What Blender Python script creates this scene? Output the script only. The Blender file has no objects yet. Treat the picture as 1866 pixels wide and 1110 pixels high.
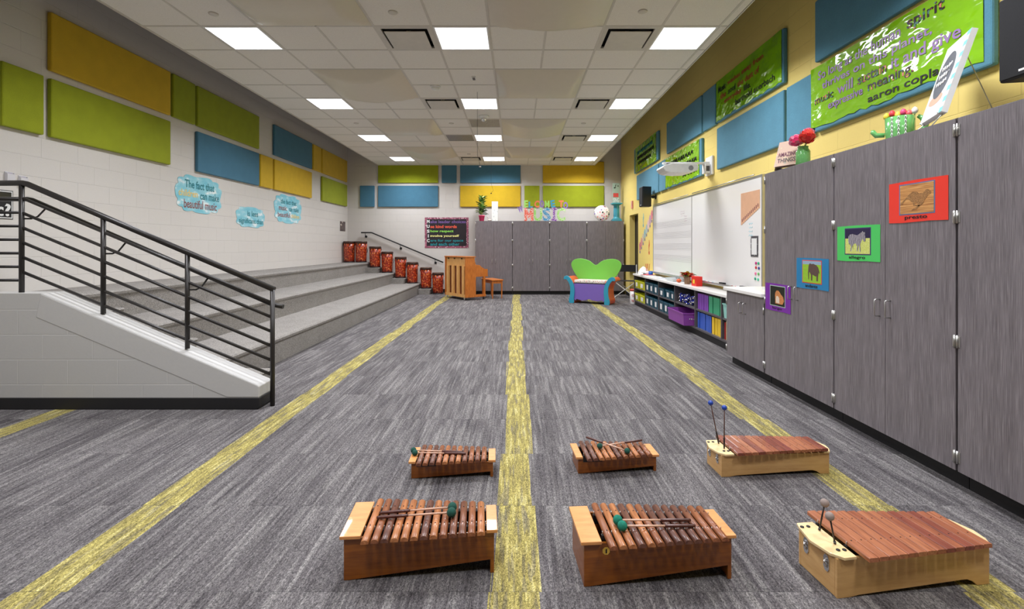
import bpy, math, random
from mathutils import Vector, Matrix
random.seed(7)
S = bpy.context.scene
C = S.collection
R = math.radians
PI = math.pi

# ---------------------------------------------------------------- camera
CAMH = 1.33
cam_d = bpy.data.cameras.new('camera')
cam = bpy.data.objects.new('camera', cam_d); C.objects.link(cam)
cam.location = (0, 0, CAMH); cam.rotation_euler = (R(90), 0, 0)
cam_d.sensor_width = 36; cam_d.lens = 867 / 1866 * 36
cam_d.shift_x = -8 / 1866; cam_d.shift_y = -106 / 1866
cam_d.clip_start = 0.05
S.camera = cam
# ---------------------------------------------------------------- world, exposure
w = bpy.data.worlds.new('world'); S.world = w; w.use_nodes = True
w.node_tree.nodes['Background'].inputs[0].default_value = (1, .97, .92, 1)
w.node_tree.nodes['Background'].inputs[1].default_value = 0.25
S.view_settings.view_transform = 'Standard'
S.view_settings.look = 'None'
S.view_settings.gamma = 1
S.view_settings.exposure = 0.0
LIGHT_E = 1.25          # glow of the ceiling light diffusers
LAMP_W = 41.0           # watts of the lamp in each fixture
LIGHT_C = (.96, .98, 1.045, 1)

# ---------------------------------------------------------------- materials
def srgb(r, g, b):
    f = lambda c: (c / 255 / 12.92) if c / 255 <= .04045 else ((c / 255 + .055) / 1.055) ** 2.4
    return (f(r), f(g), f(b), 1)
def new_mat(name):
    m = bpy.data.materials.new(name); m.use_nodes = True
    nt = m.node_tree; b = nt.nodes['Principled BSDF']
    return m, nt, b
def N(nt, t, **kw):
    n = nt.nodes.new(t)
    for k, v in kw.items(): setattr(n, k, v)
    return n
def coords(nt, scale=(1, 1, 1), loc=(0, 0, 0), out='Object'):
    tc = N(nt, 'ShaderNodeTexCoord'); mp = N(nt, 'ShaderNodeMapping')
    mp.inputs['Scale'].default_value = scale; mp.inputs['Location'].default_value = loc
    nt.links.new(tc.outputs[out], mp.inputs[0]); return mp.outputs[0]
def noise(nt, vec, scale, detail=2, rough=.5):
    n = N(nt, 'ShaderNodeTexNoise'); n.inputs['Scale'].default_value = scale
    n.inputs['Detail'].default_value = detail; n.inputs['Roughness'].default_value = rough
    nt.links.new(vec, n.inputs['Vector']); return n.outputs['Fac']
def ramp(nt, fac, stops, interp='LINEAR'):
    r = N(nt, 'ShaderNodeValToRGB'); r.color_ramp.interpolation = interp
    el = r.color_ramp.elements
    while len(el) < len(stops): el.new(.5)
    for e, (p, c) in zip(el, stops): e.position = p; e.color = c
    nt.links.new(fac, r.inputs[0]); return r.outputs[0]
def mixc(nt, fac, a, b, mode='MIX'):
    n = N(nt, 'ShaderNodeMix', data_type='RGBA', blend_type=mode)
    for s, v in ((0, fac), (6, a), (7, b)):
        if hasattr(v, 'links') or isinstance(v, bpy.types.NodeSocket): nt.links.new(v, n.inputs[s])
        else: n.inputs[s].default_value = v
    return n.outputs[2]
def math_(nt, op, a, b=0.0, c=None):
    n = N(nt, 'ShaderNodeMath', operation=op)
    for s, v in ((0, a), (1, b), (2, c)):
        if v is None: continue
        if isinstance(v, bpy.types.NodeSocket): nt.links.new(v, n.inputs[s])
        else: n.inputs[s].default_value = v
    return n.outputs[0]
def bump(nt, b, h, strength=.3, dist=.002):
    n = N(nt, 'ShaderNodeBump'); n.inputs['Strength'].default_value = strength
    n.inputs['Distance'].default_value = dist
    nt.links.new(h, n.inputs['Height']); nt.links.new(n.outputs[0], b.inputs['Normal'])
def mul(c, k): return (min(1, c[0] * k), min(1, c[1] * k), min(1, c[2] * k), 1)
_pm = {}
def pm(name, col, rough=.5, metal=0, var=.08, scale=14, bmp=0, stretch=(1, 1, 1), coat=0):
    if name in _pm: return _pm[name]
    m, nt, b = new_mat(name); c = srgb(*col)
    v = coords(nt, stretch); f = noise(nt, v, scale, 3)
    nt.links.new(mixc(nt, f, mul(c, 1 - var), mul(c, 1 + var)), b.inputs['Base Color'])
    b.inputs['Roughness'].default_value = rough; b.inputs['Metallic'].default_value = metal
    if coat: b.inputs['Coat Weight'].default_value = coat; b.inputs['Coat Roughness'].default_value = .1
    if bmp: bump(nt, b, f, bmp)
    _pm[name] = m; return m
def wood(name, c1, c2, rough=.4, stretch=(2, 30, 30), scale=3, coat=.15):
    if name in _pm: return _pm[name]
    m, nt, b = new_mat(name)
    v = coords(nt, stretch); f = noise(nt, v, scale, 5, .6)
    nt.links.new(ramp(nt, f, [(.3, srgb(*c1)), (.7, srgb(*c2))]), b.inputs['Base Color'])
    b.inputs['Roughness'].default_value = rough; b.inputs['Coat Weight'].default_value = coat
    bump(nt, b, f, .1, .001)
    _pm[name] = m; return m
def block_mat(name, col, axis, mortar=.93):
    """painted concrete block: courses 0.2032 high, blocks 0.4064 long"""
    m, nt, b = new_mat(name); c = srgb(*col)
    tc = N(nt, 'ShaderNodeTexCoord'); sx = N(nt, 'ShaderNodeSeparateXYZ'); cb = N(nt, 'ShaderNodeCombineXYZ')
    nt.links.new(tc.outputs['Object'], sx.inputs[0])
    nt.links.new(sx.outputs[0 if axis == 'x' else 1], cb.inputs[0]); nt.links.new(sx.outputs[2], cb.inputs[1])
    br = N(nt, 'ShaderNodeTexBrick'); nt.links.new(cb.outputs[0], br.inputs[0])
    br.inputs['Scale'].default_value = 1; br.inputs['Brick Width'].default_value = .4064
    br.inputs['Row Height'].default_value = .2032; br.inputs['Mortar Size'].default_value = .004
    br.inputs['Mortar Smooth'].default_value = .6
    br.inputs['Color1'].default_value = c; br.inputs['Color2'].default_value = mul(c, .985)
    br.inputs['Mortar'].default_value = mul(c, mortar)
    f = noise(nt, tc.outputs['Object'], 60, 4)
    nt.links.new(mixc(nt, .06, br.outputs['Color'], ramp(nt, f, [(.3, mul(c, .8)), (.7, mul(c, 1.15))])), b.inputs['Base Color'])
    b.inputs['Roughness'].default_value = .42
    h = math_(nt, 'SUBTRACT', math_(nt, 'MULTIPLY', f, .15), br.outputs['Fac'])
    bump(nt, b, h, .55, .004)
    return m
def carpet_mat():
    m, nt, b = new_mat('carpet_tiles_striped')
    tc = N(nt, 'ShaderNodeTexCoord'); sx = N(nt, 'ShaderNodeSeparateXYZ'); nt.links.new(tc.outputs['Object'], sx.inputs[0])
    X, Y = sx.outputs[0], sx.outputs[1]
    T = .61
    cxp = N(nt, 'ShaderNodeCombineXYZ')
    ix = math_(nt, 'FLOOR', math_(nt, 'DIVIDE', math_(nt, 'ADD', X, .1), T)); iy = math_(nt, 'FLOOR', math_(nt, 'DIVIDE', Y, T))
    nt.links.new(ix, cxp.inputs[0]); nt.links.new(iy, cxp.inputs[1])
    wn = N(nt, 'ShaderNodeTexWhiteNoise', noise_dimensions='2D'); nt.links.new(cxp.outputs[0], wn.inputs['Vector'])
    rnd = wn.outputs['Value']
    def streak(sx_, sy_, off, sc=1.0, det=2):
        c = N(nt, 'ShaderNodeCombineXYZ')
        nt.links.new(math_(nt, 'MULTIPLY', X, sx_), c.inputs[0])
        nt.links.new(math_(nt, 'ADD', math_(nt, 'MULTIPLY', Y, sy_), math_(nt, 'MULTIPLY', rnd, 40.0)), c.inputs[1])
        nt.links.new(math_(nt, 'MULTIPLY', rnd, off), c.inputs[2])
        return noise(nt, c.outputs[0], sc, det, .6)
    s1 = streak(32, 1.5, 37.0, 1.0, 2)
    s2 = streak(90, 2.2, 91.0, 1.0, 1)
    s3 = streak(6, 1.2, 17.0, 1.0, 1)
    base = ramp(nt, s1, [(.36, srgb(84, 80, 82)), (.44, srgb(98, 94, 96)), (.54, srgb(108, 104, 106)), (.60, srgb(132, 129, 128)), (.68, srgb(148, 145, 143))])
    base = mixc(nt, .28, base, ramp(nt, s2, [(.38, srgb(64, 60, 63)), (.62, srgb(156, 153, 151))]))
    base = mixc(nt, .28, base, ramp(nt, s3, [(.35, srgb(76, 72, 75)), (.65, srgb(132, 128, 128))]))
    # yellow stripe at every 1.83 m, ragged edges
    xm = math_(nt, 'ABSOLUTE', math_(nt, 'SUBTRACT', math_(nt, 'WRAP', math_(nt, 'ADD', math_(nt, 'ADD', X, .915), math_(nt, 'MULTIPLY', math_(nt, 'SUBTRACT', rnd, .5), .036)), 1.83, 0.0), .915))
    edge = math_(nt, 'ADD', .084, math_(nt, 'MULTIPLY', streak(14, 1.6, 55.0, 1.0, 1), .018))
    inside = math_(nt, 'LESS_THAN', xm, edge)
    gaps = math_(nt, 'GREATER_THAN', streak(38, 3.2, 71.0, 1.0, 1), .40)
    inside = math_(nt, 'MULTIPLY', inside, math_(nt, 'ADD', .6, math_(nt, 'MULTIPLY', gaps, .4)))
    ys = streak(44, 4.0, 23.0, 1.0, 2)
    yel = ramp(nt, ys, [(.34, srgb(130, 122, 88)), (.44, srgb(154, 143, 88)), (.56, srgb(176, 164, 96)), (.7, srgb(204, 194, 136))])
    col = mixc(nt, inside, base, yel)
    slub = ramp(nt, noise(nt, coords(nt, (1, .35, 1)), 120, 2, .6), [(.35, (.8, .8, .8, 1)), (.65, (1.2, 1.2, 1.2, 1))])
    col = mixc(nt, .7, col, slub, 'MULTIPLY')
    # tile joints
    fx = math_(nt, 'FRACT', math_(nt, 'DIVIDE', Y, T))
    j = math_(nt, 'LESS_THAN', fx, .008)
    col = mixc(nt, math_(nt, 'MULTIPLY', j, .3), col, (.05, .05, .05, 1))
    # loop pile
    vo = N(nt, 'ShaderNodeTexVoronoi'); vo.inputs['Scale'].default_value = 250
    nt.links.new(coords(nt, (1.35, .8, 1)), vo.inputs['Vector'])
    pil = ramp(nt, vo.outputs['Distance'], [(.1, (1, 1, 1, 1)), (.75, (.25, .25, .25, 1))])
    wn2 = N(nt, 'ShaderNodeTexVoronoi'); wn2.inputs['Scale'].default_value = 215
    nt.links.new(coords(nt, (1.4, .8, 1)), wn2.inputs['Vector'])
    sp = ramp(nt, wn2.outputs['Color'], [(.1, (.3, .3, .3, 1)), (.9, (1.75, 1.72, 1.68, 1))])
    col = mixc(nt, .8, col, sp, 'MULTIPLY')
    col = mixc(nt, .35, col, pil, 'MULTIPLY')
    nt.links.new(col, b.inputs['Base Color']); b.inputs['Roughness'].default_value = .95
    b.inputs['Specular IOR Level'].default_value = .15
    bump(nt, b, vo.outputs['Distance'], .5, -.003)
    return m
def plain_carpet():
    m, nt, b = new_mat('carpet_plain_grey'); v = coords(nt)
    vo = N(nt, 'ShaderNodeTexVoronoi'); vo.inputs['Scale'].default_value = 190; nt.links.new(v, vo.inputs['Vector'])
    sp = ramp(nt, vo.outputs['Color'], [(.15, srgb(104, 100, 96)), (.85, srgb(172, 167, 161))])
    f = noise(nt, v, 4, 3)
    col = mixc(nt, .3, sp, ramp(nt, f, [(.3, srgb(122, 117, 112)), (.7, srgb(150, 145, 139))]))
    nt.links.new(col, b.inputs['Base Color']); b.inputs['Roughness'].default_value = .95
    b.inputs['Specular IOR Level'].default_value = .1
    bump(nt, b, vo.outputs['Distance'], .5, -.003)
    return m
def laminate():
    m, nt, b = new_mat('grey_wood_laminate')
    v = coords(nt, (1, 1, .018)); f = noise(nt, v, 330, 3, .6)
    v2 = coords(nt, (1, 1, .05)); f2 = noise(nt, v2, 26, 3, .5)
    col = mixc(nt, .3, ramp(nt, f, [(.34, srgb(88, 82, 84)), (.5, srgb(118, 111, 114)), (.7, srgb(160, 153, 155))]),
               ramp(nt, f2, [(.35, srgb(100, 94, 97)), (.65, srgb(134, 127, 130))]))
    nt.links.new(col, b.inputs['Base Color']); b.inputs['Roughness'].default_value = .42
    return m
def fabric(name, c):
    m, nt, b = new_mat(name); v = coords(nt); col = srgb(*c)
    f = noise(nt, v, 150, 3, .7); f2 = noise(nt, v, 6, 3)
    cc = mixc(nt, .5, ramp(nt, f, [(.3, mul(col, .78)), (.7, mul(col, 1.2))]), ramp(nt, f2, [(.3, mul(col, .9)), (.7, mul(col, 1.1))]))
    nt.links.new(cc, b.inputs['Base Color']); b.inputs['Roughness'].default_value = .9
    b.inputs['Specular IOR Level'].default_value = .2
    b.inputs['Sheen Weight'].default_value = .15
    bump(nt, b, f, .3, .001); return m
def dots(name, base, dot=(250, 248, 240), scale=26, size=.32, rough=.4, palette=None):
    m, nt, b = new_mat(name); v = coords(nt)
    vo = N(nt, 'ShaderNodeTexVoronoi'); vo.inputs['Scale'].default_value = scale; nt.links.new(v, vo.inputs['Vector'])
    f = math_(nt, 'LESS_THAN', vo.outputs['Distance'], size)
    if palette:
        vc = N(nt, 'ShaderNodeSeparateColor'); nt.links.new(vo.outputs['Color'], vc.inputs[0])
        k = len(palette)
        d = ramp(nt, vc.outputs[0], [(i / k, srgb(*p)) for i, p in enumerate(palette)], 'CONSTANT')
    else: d = srgb(*dot)
    nt.links.new(mixc(nt, f, srgb(*base), d), b.inputs['Base Color'])
    b.inputs['Roughness'].default_value = rough; return m
def glossy_paper(name, col):
    m, nt, b = new_mat(name); v = coords(nt)
    f = noise(nt, v, 5, 2); f2 = noise(nt, coords(nt, (1, 1, 1.6)), 3.6, 2)
    c = srgb(*col)
    nt.links.new(mixc(nt, f, mul(c, .95), mul(c, 1.05)), b.inputs['Base Color'])
    b.inputs['Roughness'].default_value = .12; b.inputs['Coat Weight'].default_value = 1
    b.inputs['Coat Roughness'].default_value = .04
    n = N(nt, 'ShaderNodeBump'); n.inputs['Strength'].default_value = .8; n.inputs['Distance'].default_value = .05
    nt.links.new(f2, n.inputs['Height']); nt.links.new(n.outputs[0], b.inputs['Normal']); nt.links.new(n.outputs[0], b.inputs['Coat Normal'])
    return m
def drum_mat():
    m, nt, b = new_mat('drum_flame_print')
    v = coords(nt, (1, 1, .32)); vo = N(nt, 'ShaderNodeTexVoronoi', feature='DISTANCE_TO_EDGE'); vo.inputs['Scale'].default_value = 40
    v2 = N(nt, 'ShaderNodeVectorMath', operation='ADD'); nz = N(nt, 'ShaderNodeTexNoise'); nz.inputs['Scale'].default_value = 12
    nt.links.new(v, nz.inputs['Vector']); sc = N(nt, 'ShaderNodeVectorMath', operation='SCALE'); sc.inputs['Scale'].default_value = .07
    nt.links.new(nz.outputs['Color'], sc.inputs[0]); nt.links.new(v, v2.inputs[0]); nt.links.new(sc.outputs[0], v2.inputs[1])
    nt.links.new(v2.outputs[0], vo.inputs['Vector'])
    col = ramp(nt, vo.outputs['Distance'], [(.0, srgb(60, 16, 8)), (.09, srgb(140, 34, 14)), (.17, srgb(206, 62, 24)), (.3, srgb(226, 92, 40)), (.38, srgb(244, 196, 110))])
    nt.links.new(col, b.inputs['Base Color']); b.inputs['Roughness'].default_value = .3; b.inputs['Coat Weight'].default_value = .4
    return m
def emit_mat():
    m, nt, b = new_mat('light_diffuser'); v = coords(nt); f = noise(nt, v, 40)
    b.inputs['Emission Strength'].default_value = LIGHT_E
    nt.links.new(mixc(nt, f, LIGHT_C, mul(LIGHT_C, .98)), b.inputs['Emission Color'])
    b.inputs['Base Color'].default_value = (.9, .9, .9, 1); return m
def tile_mat():
    m, nt, b = new_mat('ceiling_tile'); v = coords(nt); f = noise(nt, v, 160, 4, .7)
    nt.links.new(ramp(nt, f, [(.3, srgb(222, 216, 208)), (.7, srgb(238, 233, 226))]), b.inputs['Base Color'])
    b.inputs['Roughness'].default_value = .9; bump(nt, b, f, .3, .001); return m

M_CARPET = carpet_mat(); M_PLAIN = plain_carpet(); M_LAM = laminate(); M_EMIT = emit_mat(); M_TILE = tile_mat()
M_WHITEBLK_Y = block_mat('white_block_side', (216, 211, 205), 'y'); M_WHITEBLK_X = block_mat('white_block_back', (212, 207, 201), 'x')
M_YELBLK = block_mat('yellow_block', (250, 224, 132), 'y')
M_LOWBLK = block_mat('grey_block_low', (190, 188, 184), 'x', 1.18); M_LOWCAP = pm('grey_block_paint', (192, 190, 186), .42, var=.03, scale=40, bmp=.2)
M_BLACK = pm('black_rubber', (26, 25, 26), .5, bmp=.1); M_GAP = pm('dark_gap', (14, 13, 14), .8)
M_RAIL = pm('charcoal_painted_steel', (50, 47, 45), .35, .3)
M_STEEL = pm('brushed_steel', (196, 194, 190), .3, .9, stretch=(1, 1, 12))
M_CHROME = pm('chrome', (225, 225, 225), .12, 1)
M_GRIDW = pm('ceiling_grid_white', (205, 199, 190), .5); M_DECK = pm('deck_dark', (52, 50, 48), .9)
M_BARREL = pm('barrel_panel_cream', (212, 203, 186), .35, var=.03)
M_WHITE = pm('white_plastic', (232, 231, 228), .35); M_BOARD = pm('whiteboard_enamel', (238, 235, 231), .18, var=.015, scale=1.5)
M_ALU = pm('aluminium_trim', (190, 190, 188), .35, .8)
M_COUNTER = pm('white_counter', (236, 233, 228), .3, var=.03, scale=60)
M_SHELFIN = pm('shelf_dark_laminate', (86, 82, 84), .5, stretch=(1, 40, 1), scale=6, var=.15)
F_GREEN = fabric('fabric_lime', (150, 160, 34)); F_BLUE = fabric('fabric_blue', (74, 120, 144)); F_YEL = fabric('fabric_mustard', (208, 172, 44))
F_RBLUE = fabric('fabric_teal_blue', (92, 146, 168))
M_GPOST = glossy_paper('glossy_green_paper', (142, 204, 26))
M_PURP = pm('purple_paper', (166, 130, 190), .4); M_INK = pm('black_ink', (22, 20, 24), .5); M_REDINK = pm('brick_red_ink', (176, 62, 40), .5)
M_MULTI = dots('multicolour_letters', (60, 40, 50), scale=34, size=.5, palette=[(206, 60, 70), (60, 60, 80), (230, 140, 120), (90, 140, 130)])
M_DRUM = drum_mat(); M_DBROWN = pm('dark_brown_rim', (64, 38, 26), .45); M_DHEAD = pm('drumhead_tan', (120, 88, 60), .5)
def sky_paper():
    m, nt, b = new_mat('cloud_sky_paper'); f = noise(nt, coords(nt, (1, 1, 2.2)), 4.5, 3, .55)
    nt.links.new(ramp(nt, f, [(.35, srgb(126, 200, 218)), (.56, srgb(156, 214, 226)), (.68, srgb(232, 244, 246))]), b.inputs['Base Color']); b.inputs['Roughness'].default_value = .25; return m
M_SKYBLUE = sky_paper()
M_TEALINK = pm('teal_ink', (30, 122, 132), .4); M_BROWNINK = pm('rosy_brown_ink', (140, 84, 84), .4); M_YPAINT = pm('pale_yellow_ink', (236, 206, 120), .4)

# ---------------------------------------------------------------- mesh builder
class MB:
    def __init__(s): s.v = []; s.f = []; s.m = []; s.sm = []
    def add(s, vs, fs, m=0, sm=False):
        o = len(s.v); s.v += [tuple(v) for v in vs]
        for f in fs: s.f.append([i + o for i in f]); s.m.append(m); s.sm.append(sm)
        return s
    def box(s, x0, x1, y0, y1, z0, z1, m=0):
        v = [(x, y, z) for z in (z0, z1) for y in (y0, y1) for x in (x0, x1)]
        return s.add(v, [(0, 2, 3, 1), (4, 5, 7, 6), (0, 1, 5, 4), (2, 6, 7, 3), (0, 4, 6, 2), (1, 3, 7, 5)], m)
    def prism(s, poly, a0, a1, ax='y', m=0, m0=None, sm=False):
        """poly: outline; ax: extrusion axis. for 'y' poly is (x,z); 'x' -> (y,z); 'z' -> (x,y). a0/a1 float or f(u,v)"""
        def P(u, v, a):
            a = a(u, v) if callable(a) else a
            return {'y': (u, a, v), 'x': (a, u, v), 'z': (u, v, a)}[ax]
        n = len(poly)
        vs = [P(u, v, a0) for u, v in poly] + [P(u, v, a1) for u, v in poly]
        s.add(vs, [list(range(n))], m if m0 is None else m0); o = len(s.v) - 2 * n
        s.f.append([o + n + i for i in reversed(range(n))]); s.m.append(m); s.sm.append(False)
        for i in range(n):
            j = (i + 1) % n; s.f.append([o + i, o + n + i, o + n + j, o + j]); s.m.append(m); s.sm.append(sm)
        return s
    def tube(s, pts, r, n=10, m=0, cap=True):
        pts = [Vector(p) for p in pts]; rs = r if isinstance(r, (list, tuple)) else [r] * len(pts)
        rings = []; prev = None
        for i, p in enumerate(pts):
            d = (pts[min(i + 1, len(pts) - 1)] - pts[max(i - 1, 0)]).normalized()
            if prev is None:
                up = Vector((0, 0, 1)) if abs(d.z) < .9 else Vector((1, 0, 0)); a = d.cross(up).normalized()
            else: a = (prev - d * prev.dot(d)).normalized()
            prev = a; b = d.cross(a)
            rings.append([p + (a * math.cos(2 * PI * k / n) + b * math.sin(2 * PI * k / n)) * rs[i] for k in range(n)])
        o = len(s.v)
        for rg in rings: s.v += [tuple(q) for q in rg]
        for i in range(len(pts) - 1):
            for k in range(n):
                k2 = (k + 1) % n
                s.f.append([o + i * n + k, o + i * n + k2, o + (i + 1) * n + k2, o + (i + 1) * n + k]); s.m.append(m); s.sm.append(True)
        if cap:
            s.f.append([o + k for k in reversed(range(n))]); s.m.append(m); s.sm.append(False)
            e = o + (len(pts) - 1) * n; s.f.append([e + k for k in range(n)]); s.m.append(m); s.sm.append(False)
        return s
    def lathe(s, prof, c=(0, 0, 0), n=24, m=0, sm=True, ax='z'):
        o = len(s.v)
        for r, z in prof:
            for k in range(n):
                a = 2 * PI * k / n; q = (r * math.cos(a), r * math.sin(a), z)
                if ax == 'x': q = (q[2], q[0], q[1])
                if ax == 'y': q = (q[0], q[2], q[1])
                s.v.append((c[0] + q[0], c[1] + q[1], c[2] + q[2]))
        for i in range(len(prof) - 1):
            for k in range(n):
                k2 = (k + 1) % n
                s.f.append([o + i * n + k, o + i * n + k2, o + (i + 1) * n + k2, o + (i + 1) * n + k]); s.m.append(m); s.sm.append(sm)
        if prof[0][0] > 1e-6: s.f.append([o + k for k in reversed(range(n))]); s.m.append(m); s.sm.append(False)
        if prof[-1][0] > 1e-6: e = o + (len(prof) - 1) * n; s.f.append([e + k for k in range(n)]); s.m.append(m); s.sm.append(False)
        return s
    def ball(s, c, r, n=14, m=0, sq=(1, 1, 1)):
        o = len(s.v); h = n // 2
        for i in range(h + 1):
            t = PI * i / h
            for k in range(n):
                a = 2 * PI * k / n
                s.v.append((c[0] + r * sq[0] * math.sin(t) * math.cos(a), c[1] + r * sq[1] * math.sin(t) * math.sin(a), c[2] - r * sq[2] * math.cos(t)))
        for i in range(h):
            for k in range(n):
                k2 = (k + 1) % n
                s.f.append([o + i * n + k, o + i * n + k2, o + (i + 1) * n + k2, o + (i + 1) * n + k]); s.m.append(m); s.sm.append(True)
        return s
    def xf(s, M):
        s.v = [tuple(M @ Vector(v)) for v in s.v]; return s
    def build(s, name, mats, parent=None, bevel=0, seg=2):
        me = bpy.data.meshes.new(name); me.from_pydata(s.v, [], s.f)
        if not isinstance(mats, (list, tuple)): mats = [mats]
        for q in mats: me.materials.append(q)
        for p, mi, sm in zip(me.polygons, s.m, s.sm): p.material_index = mi; p.use_smooth = sm
        me.validate(); me.update()
        o = bpy.data.objects.new(name, me); C.objects.link(o)
        if parent: o.parent = parent
        if bevel:
            b = o.modifiers.new('bevel', 'BEVEL'); b.width = bevel; b.segments = seg; b.limit_method = 'ANGLE'; b.angle_limit = R(40)
        return o
def tag(o, label=None, cat=None, group=None, kind=None):
    if label: o['label'] = label
    if cat: o['category'] = cat
    if group: o['group'] = group
    if kind: o['kind'] = kind
    return o
def thing(name, label, cat, loc=(0, 0, 0), rz=0, group=None):
    o = bpy.data.objects.new(name, None); C.objects.link(o); o.location = loc; o.rotation_euler = (0, 0, rz)
    o.empty_display_size = .1
    return tag(o, label, cat, group)
def copy_tree(o, parent=None):
    c = o.copy(); C.objects.link(c)
    if parent: c.parent = parent; c.matrix_parent_inverse = o.matrix_parent_inverse.copy()
    for ch in list(o.children): copy_tree(ch, c)
    return c
def struct(o): o['kind'] = 'structure'; return o
_txt = {}
def text_raw(st, bold=0.0, extr=.02):
    k = (st, bold, extr)
    if k in _txt: return _txt[k]
    cu = bpy.data.curves.new('t', 'FONT'); cu.body = st; cu.size = 1; cu.offset = bold; cu.extrude = extr; cu.resolution_u = 3
    ob = bpy.data.objects.new('t', cu); C.objects.link(ob)
    dg = bpy.context.evaluated_depsgraph_get(); dg.update()
    me = bpy.data.meshes.new_from_object(ob.evaluated_get(dg))
    vs = [v.co.copy() for v in me.vertices]; fs = [list(p.vertices) for p in me.polygons]
    bpy.data.objects.remove(ob); bpy.data.curves.remove(cu); bpy.data.meshes.remove(me)
    x0 = min(v.x for v in vs); x1 = max(v.x for v in vs); y0 = min(v.y for v in vs); y1 = max(v.y for v in vs)
    vs = [((v.x - x0) / (x1 - x0), (v.y - y0) / (y1 - y0), v.z / extr) for v in vs]   # unit box, z in -1..1
    _txt[k] = (vs, fs); return _txt[k]
def text(mb, st, u0, u1, v0, v1, t=.0012, fn=None, bold=.0, m=0):
    """letters fitted into u0..u1 x v0..v1; fn(u,v,d)->xyz with d depth"""
    vs, fs = text_raw(st, bold)
    fn = fn or (lambda u, v, d: (u, -d, v))
    return mb.add([fn(u0 + (u1 - u0) * a, v0 + (v1 - v0) * b, t * (c + 1) / 2 + .0004) for a, b, c in vs], fs, m)
def poly_on(mb, pts, d0, d1, fn, m=0):
    n = len(pts); vs = [fn(u, v, d0) for u, v in pts] + [fn(u, v, d1) for u, v in pts]
    fs = [list(range(n)), list(range(2 * n - 1, n - 1, -1))] + [[i, n + i, n + (i + 1) % n, (i + 1) % n] for i in range(n)]
    return mb.add(vs, fs, m)

# ================================================================ SETTING
XL, XR, YB, YF, ZC, ZD = -4.87, 3.02, 13.72, -3.2, 3.655, 4.5
struct(MB().box(XL - .2, XR + .4, YF - .2, YB + .2, -.12, 0).build('floor', M_CARPET))
struct(MB().box(XL - .2, XL, YF - .2, YB + .2, 0, ZD).build('wall_left', M_WHITEBLK_Y))
struct(MB().box(XL, XR, YB, YB + .2, 0, ZD).build('wall_back', M_WHITEBLK_X))
struct(MB().box(XL, XR, YF - .2, YF, 0, ZD).build('wall_front', block_mat('taupe_block_front', (120, 112, 104), 'x')))
DY0, DY1, DZ = 11.80, 12.68, 2.15
wr = MB().box(XR, XR + .22, YF - .2, DY0, 0, ZD).box(XR, XR + .22, DY1, YB + .2, 0, ZD).box(XR, XR + .22, DY0, DY1, DZ, ZD)
struct(wr.build('wall_right', M_YELBLK))
struct(MB().box(XL - .2, XR + .4, YF - .2, YB + .2, ZD, ZD + .1).build('ceiling_deck', M_DECK))
d1 = thing('door_1', None, None, (XR + .15, DY0, 0)); struct(d1)
MB().box(0, .045, .05, DY1 - DY0 - .05, .01, DZ - .06).build('door_panel', pm('dark_door', (38, 33, 34), .4), d1)
MB().box(-.01, .07, 0, .05, 0, DZ).box(-.01, .07, DY1 - DY0 - .05, DY1 - DY0, 0, DZ).box(-.01, .07, .05, DY1 - DY0 - .05, DZ - .06, DZ).build('door_frame', M_BLACK, d1)
MB().tube([(-.05, .12, 1.0), (-.05, .24, 1.0)], .01).tube([(-.05, .12, 1.0), (.0, .12, 1.0)], .012).build('door_handle', M_STEEL, d1)
struct(MB().box(XR - .008, XR, 10.86, DY0, 0, .1).box(XR - .008, XR, DY1, 13.1, 0, .1).build('baseboard_right', M_BLACK))
struct(MB().box(-2.7, -1.15, YB - .008, YB, 0, .1).build('baseboard_back', M_BLACK))

# ---- suspended ceiling
T = .61; CX0, CX1, CY1 = -3.95, 2.24, 13.57
gx = [-.90 + T * k for k in range(-5, 6)]          # -3.95 .. 2.15
gy = [5.03 + T * k for k in range(-13, 15)]        # .. 13.57
LIGHTX = {-3.34: 0, -.90: 0, 1.54: 0}
special = {}
def cell(x): return round((x - gx[0]) / T)
def row(y): return round((y - gy[0]) / T)
for k in range(-3, 4):
    y = 5.03 + 2.44 * k
    for x in (-3.34, -.90, 1.54): special[(cell(x), row(y))] = 'light'
    for x in (-1.51, .93): special[(cell(x), row(y))] = 'vent'
for k in range(-2, 4):
    y = 3.81 + 2.44 * k
    for x in (-2.73, -.29):
        for i in range(2):
            for j in range(2): special[(cell(x) + i, row(y) + j)] = 'barrel'
special[(cell(-.9), row(8.69))] = 'grille'
mb = MB()
xs = gx + [CX1]
ys = gy + [YB]
for i in range(len(xs) - 1):
    for j in range(len(ys) - 1):
        if (i, j) in special: continue
        mb.box(xs[i] + .004, xs[i + 1] - .004, ys[j] + .004, ys[j + 1] - .004, ZC + .004, ZC + .022)
ceil = struct(mb.build('ceiling', M_TILE))
g = MB(); h = .012
skipx = lambda i, j: (i - 1, j) in special and (i, j) in special and special[(i - 1, j)] == special[(i, j)] == 'barrel' and (i - cell(-2.73)) % 4 == 1
for i, x in enumerate(xs[:-1]):
    for j in range(len(ys) - 1):
        if i and skipx(i, j): continue
        g.box(x - h, x + h, ys[j], ys[j + 1], ZC - .0, ZC + .03)
for j, y in enumerate(gy):
    for i in range(len(xs) - 1):
        a, b_ = special.get((i, j - 1)), special.get((i, j))
        if a == b_ == 'barrel' and (j - row(3.81)) % 4 == 1: continue
        g.box(xs[i] + h, xs[i + 1] - h, y - h, y + h, ZC - .0, ZC + .03)
g.build('ceiling_grid', M_GRIDW, ceil)
MB().box(CX0 - .012, CX0, gy[0], YB, ZC - .004, ZC + .055).box(CX1, CX1 + .012, gy[0], YB, ZC - .004, ZC + .055).build('edge_trim', M_GRIDW, ceil)
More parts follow.
